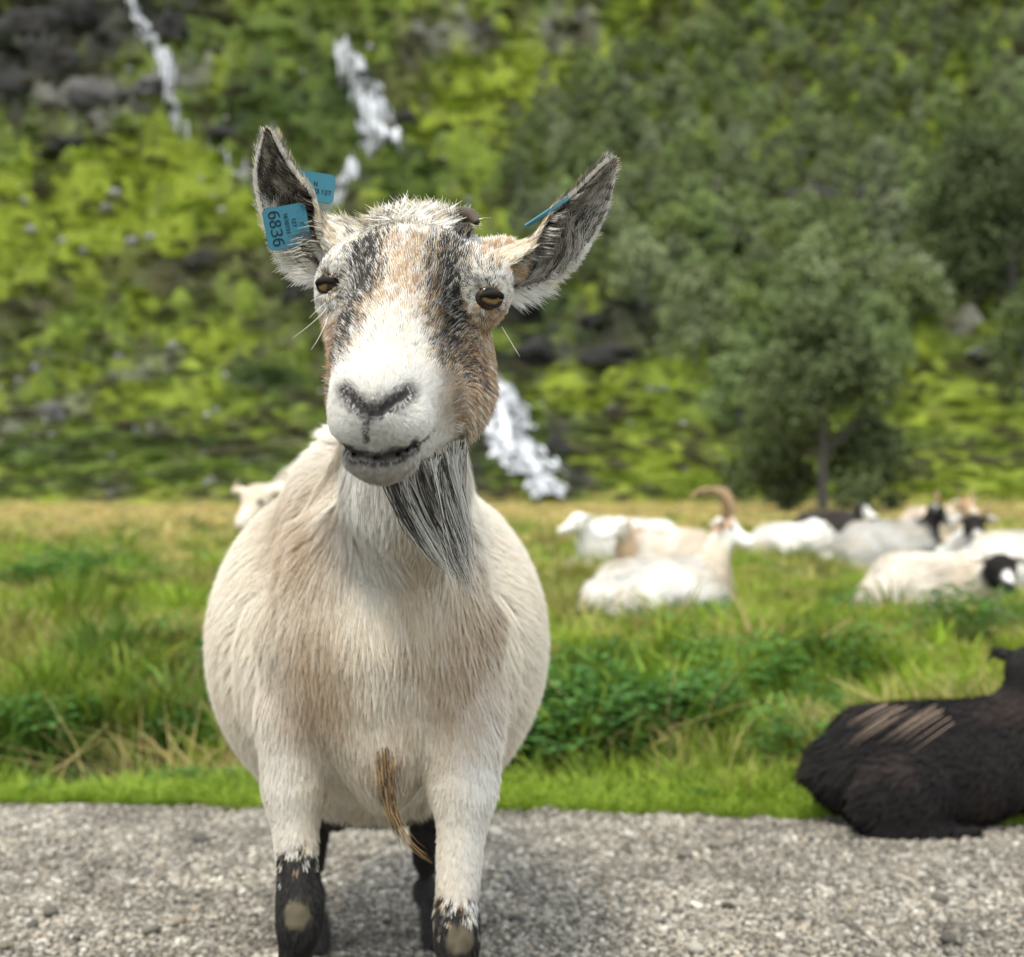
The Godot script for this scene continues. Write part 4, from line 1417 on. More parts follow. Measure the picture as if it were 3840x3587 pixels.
func face_style(p: Vector3, n: Vector3):
	var s := face_shares(p)
	var u := s[4]
	var v := s[5]
	var a := absf(u)
	if n.z < -0.75:
		return null
	var bh := bare_here(p)
	if bh < 1.0:
		return null
	for i in 2:
		var e: Vector3 = p - eye_at[i]
		var along: float = e.dot(eye_look[i])
		if along > 0.0 and (e - eye_look[i] * along).length() < 0.0098:
			return null
	var le := 0.015
	var wide := 0.0021
	var tilt := 0.2
	var side := signf(u)
	var flow := Vector3(u * 0.10, 1.0, -0.35)
	if v < -1.0:
		flow = Vector3(u * 0.16, 0.75, -0.75)
	if a > 4.6:
		var t := sm(4.6, 6.0, a)
		flow = flow.lerp(Vector3(side * 0.15, -0.75 if v < -1.0 else 0.15, -0.8), t)
	# round the eyes hairs turn away from the lids
	for i in 2:
		var e: Vector3 = p - eye_at[i]
		var dd := e.length()
		if dd < 0.035:
			flow = flow.lerp(e * 45.0, 1.0 - sm(0.016, 0.035, dd))
			le = lerpf(0.007, 0.014, sm(0.018, 0.035, dd))
	if v < -8.0:
		var t2 := sm(-8.0, -10.0, v) * (1.0 - sm(4.2, 5.6, a))
		le = lerpf(le, 0.0055, t2)
		wide = lerpf(wide, 0.0016, t2)
		flow = flow.lerp(Vector3(u * 0.25, 0.35 - 1.1 * sm(-10.0, -12.0, v), -0.35), t2)
	if v < -14.2 and a < 4.6:
		le = 0.010
		flow = Vector3(u * 0.06, -1.0, -0.2)
	if a > 5.0 and v < -7.0:
		le = 0.02
	if v > 4.6:
		var t3 := sm(4.6, 6.4, v)
		le = lerpf(le, 0.021 * (1.4 if rng.randf() < 0.1 else 1.0) - 0.012 * sm(3.5, 5.5, a), t3)
		wide = lerpf(wide, 0.003, t3)
		tilt = lerpf(tilt, 0.42, t3)
		flow = flow.lerp(Vector3(u * 0.12 + rng.randf_range(-0.5, 0.5), 0.7, 0.35), t3)
	flow += Vector3(rng.randf_range(-0.22, 0.22), rng.randf_range(-0.15, 0.15), rng.randf_range(-0.2, 0.2))
	var col := pick(s, p)
	if v < -8.0 and a < 5.0:
		col = col.lerp(blend(s), 0.65)
	var reach := 3.4 if v > -11.5 else 1.9
	if v < -11.5 and a < 5.0:
		le *= lerpf(0.35, 1.0, sm(1.0, 4.5, bh))
	if bh < reach + 0.1:
		if v > -11.5:
			le *= lerpf(0.35, 1.0, sm(1.0, reach, bh))
		col = Color(0.04, 0.034, 0.032).lerp(col, sm(1.02, reach, bh + rng.randf_range(-0.12, 0.12)))
	return [le, wide, flow, col, tilt]

# ---- coat of the trunk, neck and legs ----
func coat_shares(p: Vector3) -> PackedFloat32Array:
	# cream, sand, dark, white
	var nz := n1.get_noise_3d(p.x * 170.0, p.y * 60.0, p.z * 120.0)
	var n0 := n2.get_noise_3d(p.x * 700.0, p.y * 160.0, p.z * 400.0)
	var cream := 1.5
	var sand := 0.22 + 1.5 * maxf(0.0, nz - 0.05) + 0.5 * maxf(0.0, n0)
	var dark := 0.0
	var white := 0.7 + 0.9 * maxf(0.0, -nz)
	var front := sm(-0.08, 0.02, p.z)
	var c1 := Vector3(-0.0785, 0.5164, 0.0022)
	var c2 := Vector3(0.0963, 0.5320, 0.0498)
	var c3 := Vector3(0.0349, 0.6250, 0.0839)
	sand += 15.0 * front * hump(p.x, c1.x, 0.036) * hump(p.y, c1.y, 0.055)
	sand += 12.0 * front * hump(p.x, c2.x, 0.034) * hump(p.y, c2.y, 0.072)
	sand += 2.4 * front * hump(p.x, c3.x, 0.022) * hump(p.y, c3.y, 0.09)
	var c5 := Vector3(-0.0892, 0.6848, -0.1094)
	sand += 4.5 * hump(p.x, c5.x, 0.045) * hump(p.y, c5.y, 0.06)
	white += 6.0 * front * hump(p.x, Vector3(-0.0095, 0.6696, 0.0995).x, 0.026) * sm(0.6, 0.66, p.y)
	dark += 0.12 * front * hump(p.x, c1.x, 0.03) * hump(p.y, c1.y - 0.01, 0.04)
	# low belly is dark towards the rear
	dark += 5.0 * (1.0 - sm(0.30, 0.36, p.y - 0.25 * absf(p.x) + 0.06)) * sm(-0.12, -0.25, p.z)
	white += 1.0 * sm(0.66, 0.75, p.y)
	white += 5.0 * front * (hump(p.x, Vector3(-0.1117, 0.4575, -0.0412).x, 0.026) + hump(p.x, Vector3(0.1144, 0.4630, 0.0114).x, 0.024)) * (1.0 - sm(0.50, 0.60, p.y))
	# brisket tuft
	var c4 := Vector3(0.0090, 0.4240, 0.0612)
	dark += 1.4 * front * hump(p.x, c4.x, 0.014) * hump(p.y, c4.y - 0.005, 0.03)
	sand += 4.0 * front * hump(p.x, c4.x, 0.035) * hump(p.y, c4.y, 0.035)
	# legs
	var jag := 0.02 * n0 + 0.012 * nz
	if p.z > -0.22:
		var top := 0.318 + jag - 1.1 * absf(p.x - Vector3(-0.0883, 0.2898, -0.0289).x) if p.x < 0.0 else 0.268 + jag - 0.7 * absf(p.x - Vector3(0.0868, 0.2762, 0.0388).x)
		var bl := 1.0 - sm(top - 0.04, top + 0.035, p.y)
		dark += 7.0 * bl / (1.002 - bl)
	elif p.z < -0.48 and absf(p.x) > 0.045 and p.y < 0.32:
		dark += 70.0
	if dark > 30.0:
		dark *= 4.0
	return PackedFloat32Array([cream, sand, dark, white])

func coat_pick(s: PackedFloat32Array, p: Vector3) -> Color:
	if s[2] > 1.5 and rng.randf() < s[2] / (s[2] + 7.0):
		return BLACK * rng.randf_range(0.8, 2.2)
	var t := chance(p, 60.0) * (s[0] + s[1] + s[2] + s[3])
	var b := rng.randf_range(0.93, 1.05)
	if s[2] < 0.3 * (s[0] + s[1] + s[3]):
		b *= 1.0
		var mean := coat_blend(s)
		return mean.lerp(_coat_one(s, t, b), 0.26)
	return _coat_one(s, t, b)

func _coat_one(s: PackedFloat32Array, t: float, b: float) -> Color:
	if t < s[0]:
		return CREAM * b
	if t < s[0] + s[1]:
		return (SAND if rng.randf() < 0.75 else Color(0.42, 0.29, 0.17)) * b
	if t < s[0] + s[1] + s[2]:
		return BLACK * rng.randf_range(0.8, 2.2)
	return WHITE * b

func coat_blend(s: PackedFloat32Array) -> Color:
	return (CREAM * s[0] + SAND * s[1] + BLACK * s[2] + WHITE * s[3]) / (s[0] + s[1] + s[2] + s[3])

const KNEES := [Vector3(-0.0920, 0.2483, -0.0041), Vector3(0.0881, 0.2384, 0.0640)]

func coat_style(p: Vector3, n: Vector3):
	for k in KNEES:
		if (p - k).length() < 0.0185 and n.z > 0.2:
			return null
	var s := coat_shares(p)
	var le := 0.036
	var wide := 0.0048
	var tilt := 0.11
	var flow := Vector3(p.x * 1.2, -1.0, -0.35)
	if p.y > 0.62:
		flow = Vector3(p.x * 1.0, -1.0, -0.25)
	if p.z < -0.1:
		flow = Vector3(p.x * 1.5, -1.0, -1.1)
		le = 0.036
	if p.y < 0.56 and p.z > -0.15:
		le = 0.028
	if n.z > 0.5 and p.y > 0.4:
		flow = Vector3(p.x * 2.2, -1.0, 0.0)
	if p.y < 0.45 and p.z > -0.25:
		flow = Vector3(0.0, -1.0, -0.15)
		le = lerpf(0.009, 0.024, sm(0.28, 0.52, p.y))
		wide = lerpf(0.0022, 0.0042, sm(0.22, 0.38, p.y))
		tilt = 0.12
	if p.z < -0.35 and p.y < 0.35:
		le = 0.014
		wide = 0.003
	if n.y > 0.85 and p.z < -0.05:
		tilt = 0.32
	var sw := n2.get_noise_3d(p.x * 300.0, p.y * 120.0, p.z * 200.0)
	flow += Vector3(sw * 0.35 + rng.randf_range(-0.14, 0.14), 0.0, rng.randf_range(-0.14, 0.14))
	return [le, wide, flow, coat_pick(s, p), tilt + rng.randf_range(-0.03, 0.07)]

# ---- an ear: a rolled leaf, dark inside, pale outside ----
func ear(line: Array, half: Array, roll: Array, facing: Vector3, facing_root: Vector3, inner: Callable, rows: Rows, lower: float, hairs := 1.0) -> Array:
	var curve := Curve3D.new()
	for i in line.size():
		var t: Vector3 = (line[mini(i + 1, line.size() - 1)] - line[maxi(i - 1, 0)]) / 6.0
		curve.add_point(line[i], -t, t)
	var total := curve.get_baked_length()
	var o := blank()
	var ns := 26
	var nt := 15
	var at := func(s: float, q: float) -> Array:
		var c := curve.sample_baked(s * total, true)
		var t := (curve.sample_baked(minf(s + 0.03, 1.0) * total, true) - curve.sample_baked(maxf(s - 0.03, 0.0) * total, true)).normalized()
		var fa := facing_root.lerp(facing, sm(0.1, 0.6, s))
		var f := (fa - t * fa.dot(t)).normalized()
		var sd := t.cross(f)
		var x := s * (half.size() - 1)
		var i := mini(int(x), half.size() - 2)
		var w: float = lerpf(half[i], half[i + 1], x - i)
		var a: float = lerpf(roll[i], roll[i + 1], x - i)
		var r := w / sin(minf(a, PI / 2))
		var th := q * a
		return [c + (sd * sin(th) + f * (1.0 - cos(th))) * r, sd * sin(th) - f * cos(th), t, sd]
	for layer in 2:
		var first: int = o[0].size()
		for i in ns + 1:
			for j in nt + 1:
				var g: Array = at.call(float(i) / ns, lerpf(-1.0, 1.0, float(j) / nt))
				var out: Vector3 = g[1]
				o[0].append(g[0] + out * (0.0014 if layer == 0 else -0.0008))
				o[1].append(out if layer == 0 else -out)
				o[3].append(CREAM.lerp(TAN, 0.35) if layer == 0 else Color(0.14, 0.118, 0.10))
		for i in ns:
			for j in nt:
				var p := first + i * (nt + 1) + j
				if layer == 0:
					o[2].append_array([p, p + 1, p + nt + 1, p + 1, p + nt + 2, p + nt + 1])
				else:
					o[2].append_array([p, p + nt + 1, p + 1, p + 1, p + nt + 1, p + nt + 2])
	for k in int(2200 * hairs):
		var s := pow(rng.randf(), 0.9)
		var q := rng.randf_range(-1.0, 1.0)
		var g: Array = at.call(s, q)
		var out: Vector3 = g[1]
		var t: Vector3 = g[2]
		var sd: Vector3 = g[3]
		var inside := k % 2 == 0
		var nn := -out if inside else out
		var fl := t * 1.0 + sd * q * 0.5
		var le := 0.011
		var col := Color.WHITE
		var tilt := 0.15
		if inside:
			fl = t * 0.8 + sd * (-0.9 * lower if s < 0.55 else 0.2 * q)
			le = lerpf(0.022, 0.010, s)
			tilt = 0.35
			col = inner.call(s, q)
		else:
			col = (CREAM if rng.randf() < 0.6 else (TAN.lerp(CREAM, 0.4) if rng.randf() < 0.7 else WHITE)) * rng.randf_range(0.85, 1.08)
			if s > 0.6 and rng.randf() < 0.6:
				col = GREY * rng.randf_range(0.5, 1.2)
		fl += Vector3(rng.randf_range(-0.25, 0.25), rng.randf_range(-0.25, 0.25), rng.randf_range(-0.25, 0.25))
		fl = (fl - nn * fl.dot(nn)).normalized()
		var y := fl * cos(tilt) + nn * sin(tilt)
		var x := y.cross(nn).normalized()
		le *= rng.randf_range(0.7, 1.3)
		rows.add(Basis(x * 0.0024, y * le, x.cross(y) * le), g[0] + nn * 0.002, col)
	# fringes along both rims
	for k in int(620 * hairs):
		var q := lower if k % 4 else -lower
		var s := rng.randf_range(0.02, 1.0)
		var g: Array = at.call(s, q * rng.randf_range(0.9, 1.0))
		var t: Vector3 = g[2]
		var sd: Vector3 = g[3] * signf(q)
		var le := (0.022 if k % 4 else 0.008) * (1.0 - 0.8 * sm(0.15, 0.6, s)) * rng.randf_range(0.6, 1.3)
		le = maxf(le, 0.006)
		var y := (t * rng.randf_range(0.2, 0.8) + sd * rng.randf_range(0.5, 1.0) + facing * rng.randf_range(-0.1, 0.4)).normalized()
		var x := y.cross(facing).normalized()
		rows.add(Basis(x * 0.002, y * le, x.cross(y) * le), g[0], (WHITE if rng.randf() < 0.8 else CREAM) * rng.randf_range(0.85, 1.08))
	return o

func rounded_plate(w: float, h: float, r: float, thick: float) -> PackedVector2Array:
	var pts := PackedVector2Array()
	for c in 4:
		var cx := (w / 2 - r) * (1 if c == 0 or c == 3 else -1)
		var cy := (h / 2 - r) * (1 if c < 2 else -1)
		for k in 6:
			var a := PI / 2 * (c + k / 5.0)
			pts.append(Vector2(cx + r * cos(a), cy + r * sin(a)))
	return pts

func plate_mesh(w: float, h: float, r: float, thick: float) -> ArrayMesh:
	var o := blank()
	var pts := rounded_plate(w, h, r, thick)
	var n := pts.size()
	for side in [1, -1]:
		var first: int = o[0].size()
		for p in pts:
			o[0].append(Vector3(p.x * 0.985, p.y * 0.985, thick / 2 * side))
			o[1].append(Vector3(0, 0, side))
			o[3].append(Color.WHITE)
		for k in range(1, n - 1):
			o[2].append_array([first, first + k + 1, first + k] if side == 1 else [first, first + k, first + k + 1])
	var f2: int = o[0].size()
	for k in n:
		var p := pts[k]
		var q := p.normalized()
		for z in [1, -1]:
			o[0].append(Vector3(p.x, p.y, thick / 2 * z * 0.8))
			o[1].append(Vector3(q.x, q.y, 0))
			o[3].append(Color.WHITE)
	for k in n:
		var a := f2 + k * 2
		var b := f2 + (k + 1) % n * 2
		o[2].append_array([a, b, a + 1, b, b + 1, a + 1])
	return done(o)

func letters(what: String, size: float, m: Material, parent: Node, at: Vector3, turn: float, called := "digits") -> void:
	var tm := TextMesh.new()
	var sf := SystemFont.new()
	sf.font_names = PackedStringArray(["Droid Sans"])
	sf.font_weight = 400
	tm.font = sf
	tm.text = what
	tm.font_size = 48
	tm.pixel_size = size / 48.0
	tm.depth = 0.0006
	tm.curve_step = 1.0
	var o := put(tm, called, m, parent)
	o.position = at
	o.rotation.z = turn

func eyeball(r: float, look: Vector3) -> ArrayMesh:
	var o := blank()
	var z := look.normalized()
	var x := Vector3.UP.cross(z).normalized()
	var y := z.cross(x)
	var nr := 40
	var ns := 48
	for i in nr + 1:
		var a := PI * i / nr
		for j in ns:
			var b := TAU * j / ns
			var d := Vector3(sin(a) * cos(b), sin(a) * sin(b), cos(a))
			var bulge := 1.0 + 0.05 * (1.0 - sm(0.3, 0.75, a))
			o[0].append((x * d.x + y * d.y + z * d.z) * r * bulge)
			o[1].append(x * d.x + y * d.y + z * d.z)
			var c := Color(0.05, 0.035, 0.025)
			var pupil := Vector2(d.x / 0.66, (d.y - 0.2) / 0.44).length()
			if a < 0.92:
				var f := 0.5 + 0.5 * n2.get_noise_2d(b * 90.0, 3.0)
				c = Color(0.30, 0.20, 0.07).lerp(Color(0.16, 0.10, 0.04), f).lerp(Color(0.05, 0.03, 0.015), sm(0.72, 0.92, a))
				c = Color(0.006, 0.006, 0.007).lerp(c, sm(0.93, 1.08, pupil))
			o[3].append(c)
	for i in nr:
		for j in ns:
			var p := i * ns + j
			var q := i * ns + (j + 1) % ns
			o[2].append_array([p, q, p + ns, q, q + ns, p + ns])
	return done(o)

func build_goat() -> void:
	cells.noise_type = FastNoiseLite.TYPE_CELLULAR
	cells.cellular_return_type = FastNoiseLite.RETURN_CELL_VALUE
	cells.frequency = 1.0
	cells.seed = 8
	var g := base("goat", Vector3(-0.149, 0, -1.5), 0.0990)
	tag(g, "pale cream goat with grey striped face and blue ear tags standing on gravel road", "goat")
	# trunk, neck, legs
	var b := []
	b.append(egg(Vector3(-0.0006, 0.4954, -0.5025), Vector3(0.242, 0.255, 0.385), 0.035))
	b.append(egg(Vector3(-0.0005, 0.6764, -0.2613), Vector3(0.118, 0.125, 0.22), 0.06))
	b.append(bone(Vector3(-0.0005, 0.6855, -0.3015), Vector3(-0.0007, 0.6613, -0.8542), 0.09, 0.10, 0.06))
	b.append(egg(Vector3(-0.0006, 0.4827, -0.7538), Vector3(0.16, 0.19, 0.16), 0.06))
	b.append(egg(Vector3(-0.0768, 0.5469, -0.0780), Vector3(0.045, 0.140, 0.080), 0.03))
	b.append(bone(Vector3(-0.0873, 0.5535, -0.0740), Vector3(-0.0977, 0.3943, -0.0600), 0.048, 0.032, 0.016))
	b.append(egg(Vector3(0.0768, 0.5594, -0.0326), Vector3(0.045, 0.140, 0.080), 0.03))
	b.append(bone(Vector3(0.0895, 0.5659, -0.0263), Vector3(0.0967, 0.4031, -0.0004), 0.048, 0.032, 0.016))
	b.append(egg(Vector3(0.0014, 0.5661, -0.0602), Vector3(0.090, 0.16, 0.115), 0.04))
	b.append(egg(Vector3(0.0076, 0.4276, -0.1098), Vector3(0.050, 0.090, 0.135), 0.045))
	b.append(bone(Vector3(0.0050, 0.6012, -0.0699), Vector3(0.0293, 0.7342, 0.0934), 0.072, 0.054, 0.025))
	b.append(bone(Vector3(0.0293, 0.7342, 0.0934), Vector3(0.0376, 0.8859, 0.1444), 0.054, 0.052, 0.03))
	b.append(bone(Vector3(-0.0005, 0.6817, -0.2010), Vector3(0.0349, 0.8598, 0.0839), 0.062, 0.045, 0.03))
	# fore legs
	b.append(bone(Vector3(-0.0912, 0.4641, -0.0694), Vector3(-0.0977, 0.3705, -0.0600), 0.044, 0.028, 0.02))
	b.append(bone(Vector3(-0.0977, 0.3705, -0.0600), Vector3(-0.0912, 0.2633, -0.0392), 0.028, 0.0225, 0.02))
	b.append(egg(Vector3(-0.0891, 0.2385, -0.0340), Vector3(0.0265, 0.036, 0.027), 0.02))
	b.append(bone(Vector3(-0.0918, 0.2222, -0.0393), Vector3(-0.0977, 0.1655, -0.0499), 0.0225, 0.0175, 0.015))
	b.append(bone(Vector3(-0.0977, 0.1655, -0.0499), Vector3(-0.1004, 0.0448, -0.0552), 0.0165, 0.016, 0.015))
	b.append(bone(Vector3(-0.1004, 0.0448, -0.0552), Vector3(-0.0987, 0.0297, -0.0299), 0.022, 0.024, 0.02))
	b.append(bone(Vector3(0.0921, 0.4752, -0.0210), Vector3(0.0949, 0.3822, 0.0094), 0.046, 0.030, 0.02))
	b.append(bone(Vector3(0.0949, 0.3822, 0.0094), Vector3(0.0843, 0.2604, 0.0335), 0.028, 0.0225, 0.02))
	b.append(egg(Vector3(0.0851, 0.2338, 0.0386), Vector3(0.0235, 0.036, 0.027), 0.02))
	b.append(bone(Vector3(0.0860, 0.2179, 0.0337), Vector3(0.0874, 0.1611, 0.0187), 0.0215, 0.0175, 0.015))
	b.append(bone(Vector3(0.0874, 0.1611, 0.0187), Vector3(0.0877, 0.0441, 0.0137), 0.0165, 0.016, 0.015))
	b.append(bone(Vector3(0.0877, 0.0441, 0.0137), Vector3(0.0862, 0.0302, 0.0387), 0.022, 0.024, 0.02))
	# hind legs
	for s in [[605, 606], [832, 826]]:
		var hip := Vector3((s[0] - 735) / 2600.0 * 2.05, 0.44, -0.62)
		var hock := Vector3((s[1] - 735) / 2600.0 * 2.16, 0.27 - 0.20 + 0.005, -0.66)
		hock.y = 0.735 - 0.31 * 2.16 + 0.005
		b.append(bone(hip, hip + Vector3(0, -0.12, 0.07), 0.075, 0.05, 0.05))
		b.append(bone(hip + Vector3(0, -0.12, 0.07), hock + Vector3(0, 0.05, 0.02), 0.045, 0.019, 0.03))
		b.append(egg(hock, Vector3(0.017, 0.03, 0.024), 0.015))
		b.append(bone(hock, Vector3(hock.x + 0.008, 0.045, -0.60), 0.014, 0.012, 0.012))
		b.append(bone(Vector3(hock.x + 0.008, 0.05, -0.60), Vector3(hock.x + 0.012, 0.018, -0.575), 0.016, 0.019, 0.012))
	b.append(egg(Vector3(-0.0588, 0.2576, -0.5385), Vector3(0.035, 0.05, 0.05), 0.02))
	b.append(bone(Vector3(-0.0678, 0.2366, -0.5293), Vector3(-0.0701, 0.2148, -0.5295), 0.014, 0.009, 0.012))
	b.append(bone(Vector3(0, 0.72, -0.86), Vector3(0.0, 0.66, -0.97), 0.025, 0.012, 0.03))
	var trunk := body_mesh(b, Vector3(-0.3, 0.0, -1.02), Vector3(0.3, 0.98, 0.22), 0.0105)
	# head
	var h := []
	h.append(egg(Vector3(0.0346, 0.9191, 0.2195), Vector3(0.066, 0.047, 0.075), 0.03))
	h.append(egg(Vector3(-0.0340, 0.9153, 0.2428), Vector3(0.023, 0.030, 0.028), 0.035))
	h.append(egg(Vector3(0.0910, 0.9075, 0.2864), Vector3(0.028, 0.033, 0.028), 0.035))
	h.append(bone(Vector3(0.0290, 0.9205, 0.2692), Vector3(0.0028, 0.8374, 0.3369), 0.045, 0.033, 0.025))
	h.append(bone(Vector3(0.0064, 0.8563, 0.3272), Vector3(-0.0012, 0.7998, 0.3667), 0.037, 0.036, 0.02))
	h.append(bone(Vector3(0.0218, 0.8032, 0.3489), Vector3(0.0633, 0.8218, 0.2575), 0.030, 0.032, 0.035))
	h.append(egg(Vector3(-0.0016, 0.7975, 0.3697), Vector3(0.034, 0.030, 0.034), 0.02))
	h.append(egg(Vector3(-0.0180, 0.7803, 0.3720), Vector3(0.021, 0.021, 0.024), 0.012))
	h.append(egg(Vector3(0.0169, 0.7819, 0.3795), Vector3(0.023, 0.022, 0.025), 0.012))
	h.append(egg(Vector3(-0.0003, 0.7940, 0.3939), Vector3(0.019, 0.013, 0.015), 0.012))
	h.append(bone(Vector3(0.0623, 0.8040, 0.2574), Vector3(0.0041, 0.7583, 0.3471), 0.030, 0.020, 0.02))
	h.append(bone(Vector3(-0.0170, 0.8154, 0.2596), Vector3(0.0010, 0.7583, 0.3468), 0.026, 0.019, 0.02))
	h.append(egg(Vector3(0.0010, 0.7510, 0.3599), Vector3(0.031, 0.015, 0.024), 0.012))
	h.append(egg(Vector3(0.0669, 0.8559, 0.2428), Vector3(0.030, 0.06, 0.045), 0.03))
	h.append(bone(Vector3(0.0682, 0.8368, 0.2379), Vector3(0.0594, 0.7978, 0.2370), 0.026, 0.022, 0.025))
	h.append(bone(Vector3(-0.0260, 0.8948, 0.2336), Vector3(-0.0189, 0.8320, 0.2896), 0.021, 0.018, 0.025))
	h.append(bone(Vector3(0.0312, 0.8515, 0.2342), Vector3(0.0353, 0.9235, 0.1743), 0.055, 0.056, 0.03))
	h.append(bone(Vector3(-0.0276, 0.9534, 0.2033), Vector3(-0.0402, 0.9643, 0.1970), 0.026, 0.02, 0.02))
	h.append(bone(Vector3(0.0997, 0.9343, 0.2360), Vector3(0.1153, 0.9392, 0.2376), 0.022, 0.020, 0.02))
	h.append(egg(Vector3(0.0385, 0.9678, 0.2350), Vector3(0.042, 0.013, 0.028), 0.02))
	# openings of the eyes, nostrils, cleft lip, mouth
	h.append(bone(eye_at[0] + Vector3(-0.009, -0.002, 0.012), eye_at[0] + Vector3(0.010, 0.001, 0.012), 0.006, 0.006, 0.004, true))
	h.append(bone(eye_at[1] + Vector3(-0.011, 0.0, 0.008), eye_at[1] + Vector3(0.006, -0.002, 0.013), 0.0062, 0.0062, 0.004, true))
	h.append(bone(Vector3(-0.0243, 0.8036, 0.4016), Vector3(-0.0137, 0.7915, 0.4076), 0.003, 0.0045, 0.005, true))
	h.append(bone(Vector3(0.0211, 0.8036, 0.4061), Vector3(0.0018, 0.7905, 0.4122), 0.003, 0.0055, 0.005, true))
	h.append(bone(Vector3(-0.0091, 0.7877, 0.4101), Vector3(-0.0096, 0.7691, 0.4000), 0.0018, 0.0018, 0.004, true))
	for lip in [[Vector3(-0.0408, 0.7733, 0.3477), Vector3(-0.0309, 0.7612, 0.3738)], [Vector3(-0.0309, 0.7612, 0.3738), Vector3(-0.0195, 0.7549, 0.3880)], [Vector3(-0.0195, 0.7549, 0.3880), Vector3(-0.0024, 0.7522, 0.3957)], [Vector3(-0.0024, 0.7522, 0.3957), Vector3(0.0154, 0.7549, 0.3914)], [Vector3(0.0154, 0.7549, 0.3914), Vector3(0.0296, 0.7640, 0.3717)], [Vector3(0.0296, 0.7640, 0.3717), Vector3(0.0430, 0.7783, 0.3258)]]:
		for back in [-0.012, -0.006, 0.0, 0.006, 0.012, 0.018]:
			h.append(bone(lip[0] - Vector3(0, 0, back), lip[1] - Vector3(0, 0, back), 0.0013, 0.0013, 0.0025, true))
	var head := body_mesh(h, EYES + Vector3(-0.11, -0.21, -0.17), EYES + Vector3(0.13, 0.10, 0.16), 0.0036)
	for part in [trunk, head]:
		var cols := PackedColorArray()
		var pv: PackedVector3Array = part[0]
		cols.resize(pv.size())
		for i in pv.size():
			var c: Color
			if part == head:
				c = blend(face_shares(pv[i]))
				var bh := bare_here(pv[i])
				c = Color(0.035, 0.03, 0.028).lerp(c, sm(0.7, 1.7, bh))
				for k in 2:
					c = Color(0.03, 0.025, 0.02).lerp(c, sm(0.0138, 0.0175, (pv[i] - eye_at[k]).length()))
			else:
				c = coat_blend(coat_shares(pv[i]))
				for k in KNEES:
					c = (Color(0.13, 0.11, 0.07) * (1.0 + 0.7 * n2.get_noise_3d(pv[i].x * 5000.0, pv[i].y * 5000.0, 0.0))).lerp(c, sm(0.016, 0.021, (pv[i] - k).length()))
				if pv[i].y < 0.035:
					c = Color(0.05, 0.042, 0.034)
			cols[i] = c
		part.append(cols)
	# ears
	var short := Rows.new()
	var dusk := func(s: float, q: float) -> Color:
		var t := rng.randf()
		var c := Color(0.045, 0.036, 0.028) if t < 0.5 else (Color(0.16, 0.13, 0.10) if t < 0.78 else Color(0.5, 0.45, 0.38))
		if q < -0.75 and s < 0.6:
			c = WHITE
		return c * rng.randf_range(0.8, 1.15)
	var ash := func(s: float, q: float) -> Color:
		var t := rng.randf()
		var c := Color(0.07, 0.06, 0.05) if t < 0.2 else (Color(0.26, 0.22, 0.19) if t < 0.5 else Color(0.58, 0.54, 0.48))
		return c * rng.randf_range(0.8, 1.15)
	var e1 := ear([Vector3(-0.0297, 0.9563, 0.1980), Vector3(-0.0566, 0.9743, 0.1954), Vector3(-0.0794, 0.9962, 0.2032), Vector3(-0.0954, 1.0247, 0.2116), Vector3(-0.1024, 1.0586, 0.2210)], [0.020, 0.0290, 0.0275, 0.0185, 0.002], [2.4, 1.55, 1.1, 0.9, 0.8], Vector3(-0.35, -0.12, 0.9), Vector3(-0.85, -0.35, 0.5), dusk, short, -1.0)
	var e2 := ear([Vector3(0.1070, 0.9441, 0.2367), Vector3(0.1393, 0.9524, 0.2349), Vector3(0.1680, 0.9696, 0.2428), Vector3(0.1931, 0.9966, 0.2503), Vector3(0.2147, 1.0313, 0.2625)], [0.020, 0.0265, 0.0260, 0.0175, 0.002], [2.3, 1.45, 1.05, 0.85, 0.7], Vector3(0.4, -0.2, 0.88), Vector3(0.85, -0.5, 0.45), ash, short, 1.0)
	var skin := mat(Color.WHITE, 0.75)
	skin.resource_name = "skin"
	put(join([trunk, head, e1, e2]), "body", skin, g)
	# fur
	var hair := mat(Color.WHITE, 0.6)
	hair.backlight_enabled = true
	hair.backlight = Color(0.35, 0.35, 0.35)
	var long := Rows.new()
	fur(trunk, 58000.0, coat_style, long)
	fur(head, 330000.0, face_style, short)
	print("locks ", long.n, " ", short.n)
	spread(long, lock(16, 0.14, 0.10, 0.10, 4, 5), "coat", hair, g)
	spread(short, lock(6, 0.26, 0.15, 0.30, 3, 9), "face_hair", hair, g)
	# eyes
	var wet := mat(Color.WHITE, 0.08)
	wet.metallic_specular = 0.28
	wet.clearcoat_enabled = true
	wet.clearcoat = 0.15
	wet.clearcoat_roughness = 0.03
	var lid := mat(Color(0.028, 0.023, 0.02), 0.9)
	lid.metallic_specular = 0.1
	var looks := [Vector3(0.34, -0.02, 0.94), Vector3(-0.93, 0.0, 0.36)]
	for i in 2:
		var eb := put(eyeball(0.0130, looks[i]), "eye", wet, g)
		eb.position = eye_at[i]
		var zz: Vector3 = eye_look[i].normalized()
		var xx := Vector3.UP.cross(zz).normalized()
		var yy := zz.cross(xx)
		var o := blank()
		for up in [1.0, -1.0]:
			var pts := []
			var rad := []
			for k in 13:
				var t := PI * k / 12.0
				var lx := -cos(t) * 0.0122
				var ly: float = sin(t) * (0.0030 if up > 0 else 0.0076) * up - 0.001
				var lz := sqrt(maxf(0.0144 * 0.0144 - lx * lx - ly * ly, 0.00002))
				pts.append(xx * lx + yy * ly + zz * lz)
				rad.append((0.0030 if up > 0 else 0.0014) * (0.5 + 0.5 * sin(t)))
			tube(o, pts, rad, 8)
		var l := put(done(o), "eyelids", lid, g)
		l.position = eye_at[i]
	# horn stump
	var ho := blank()
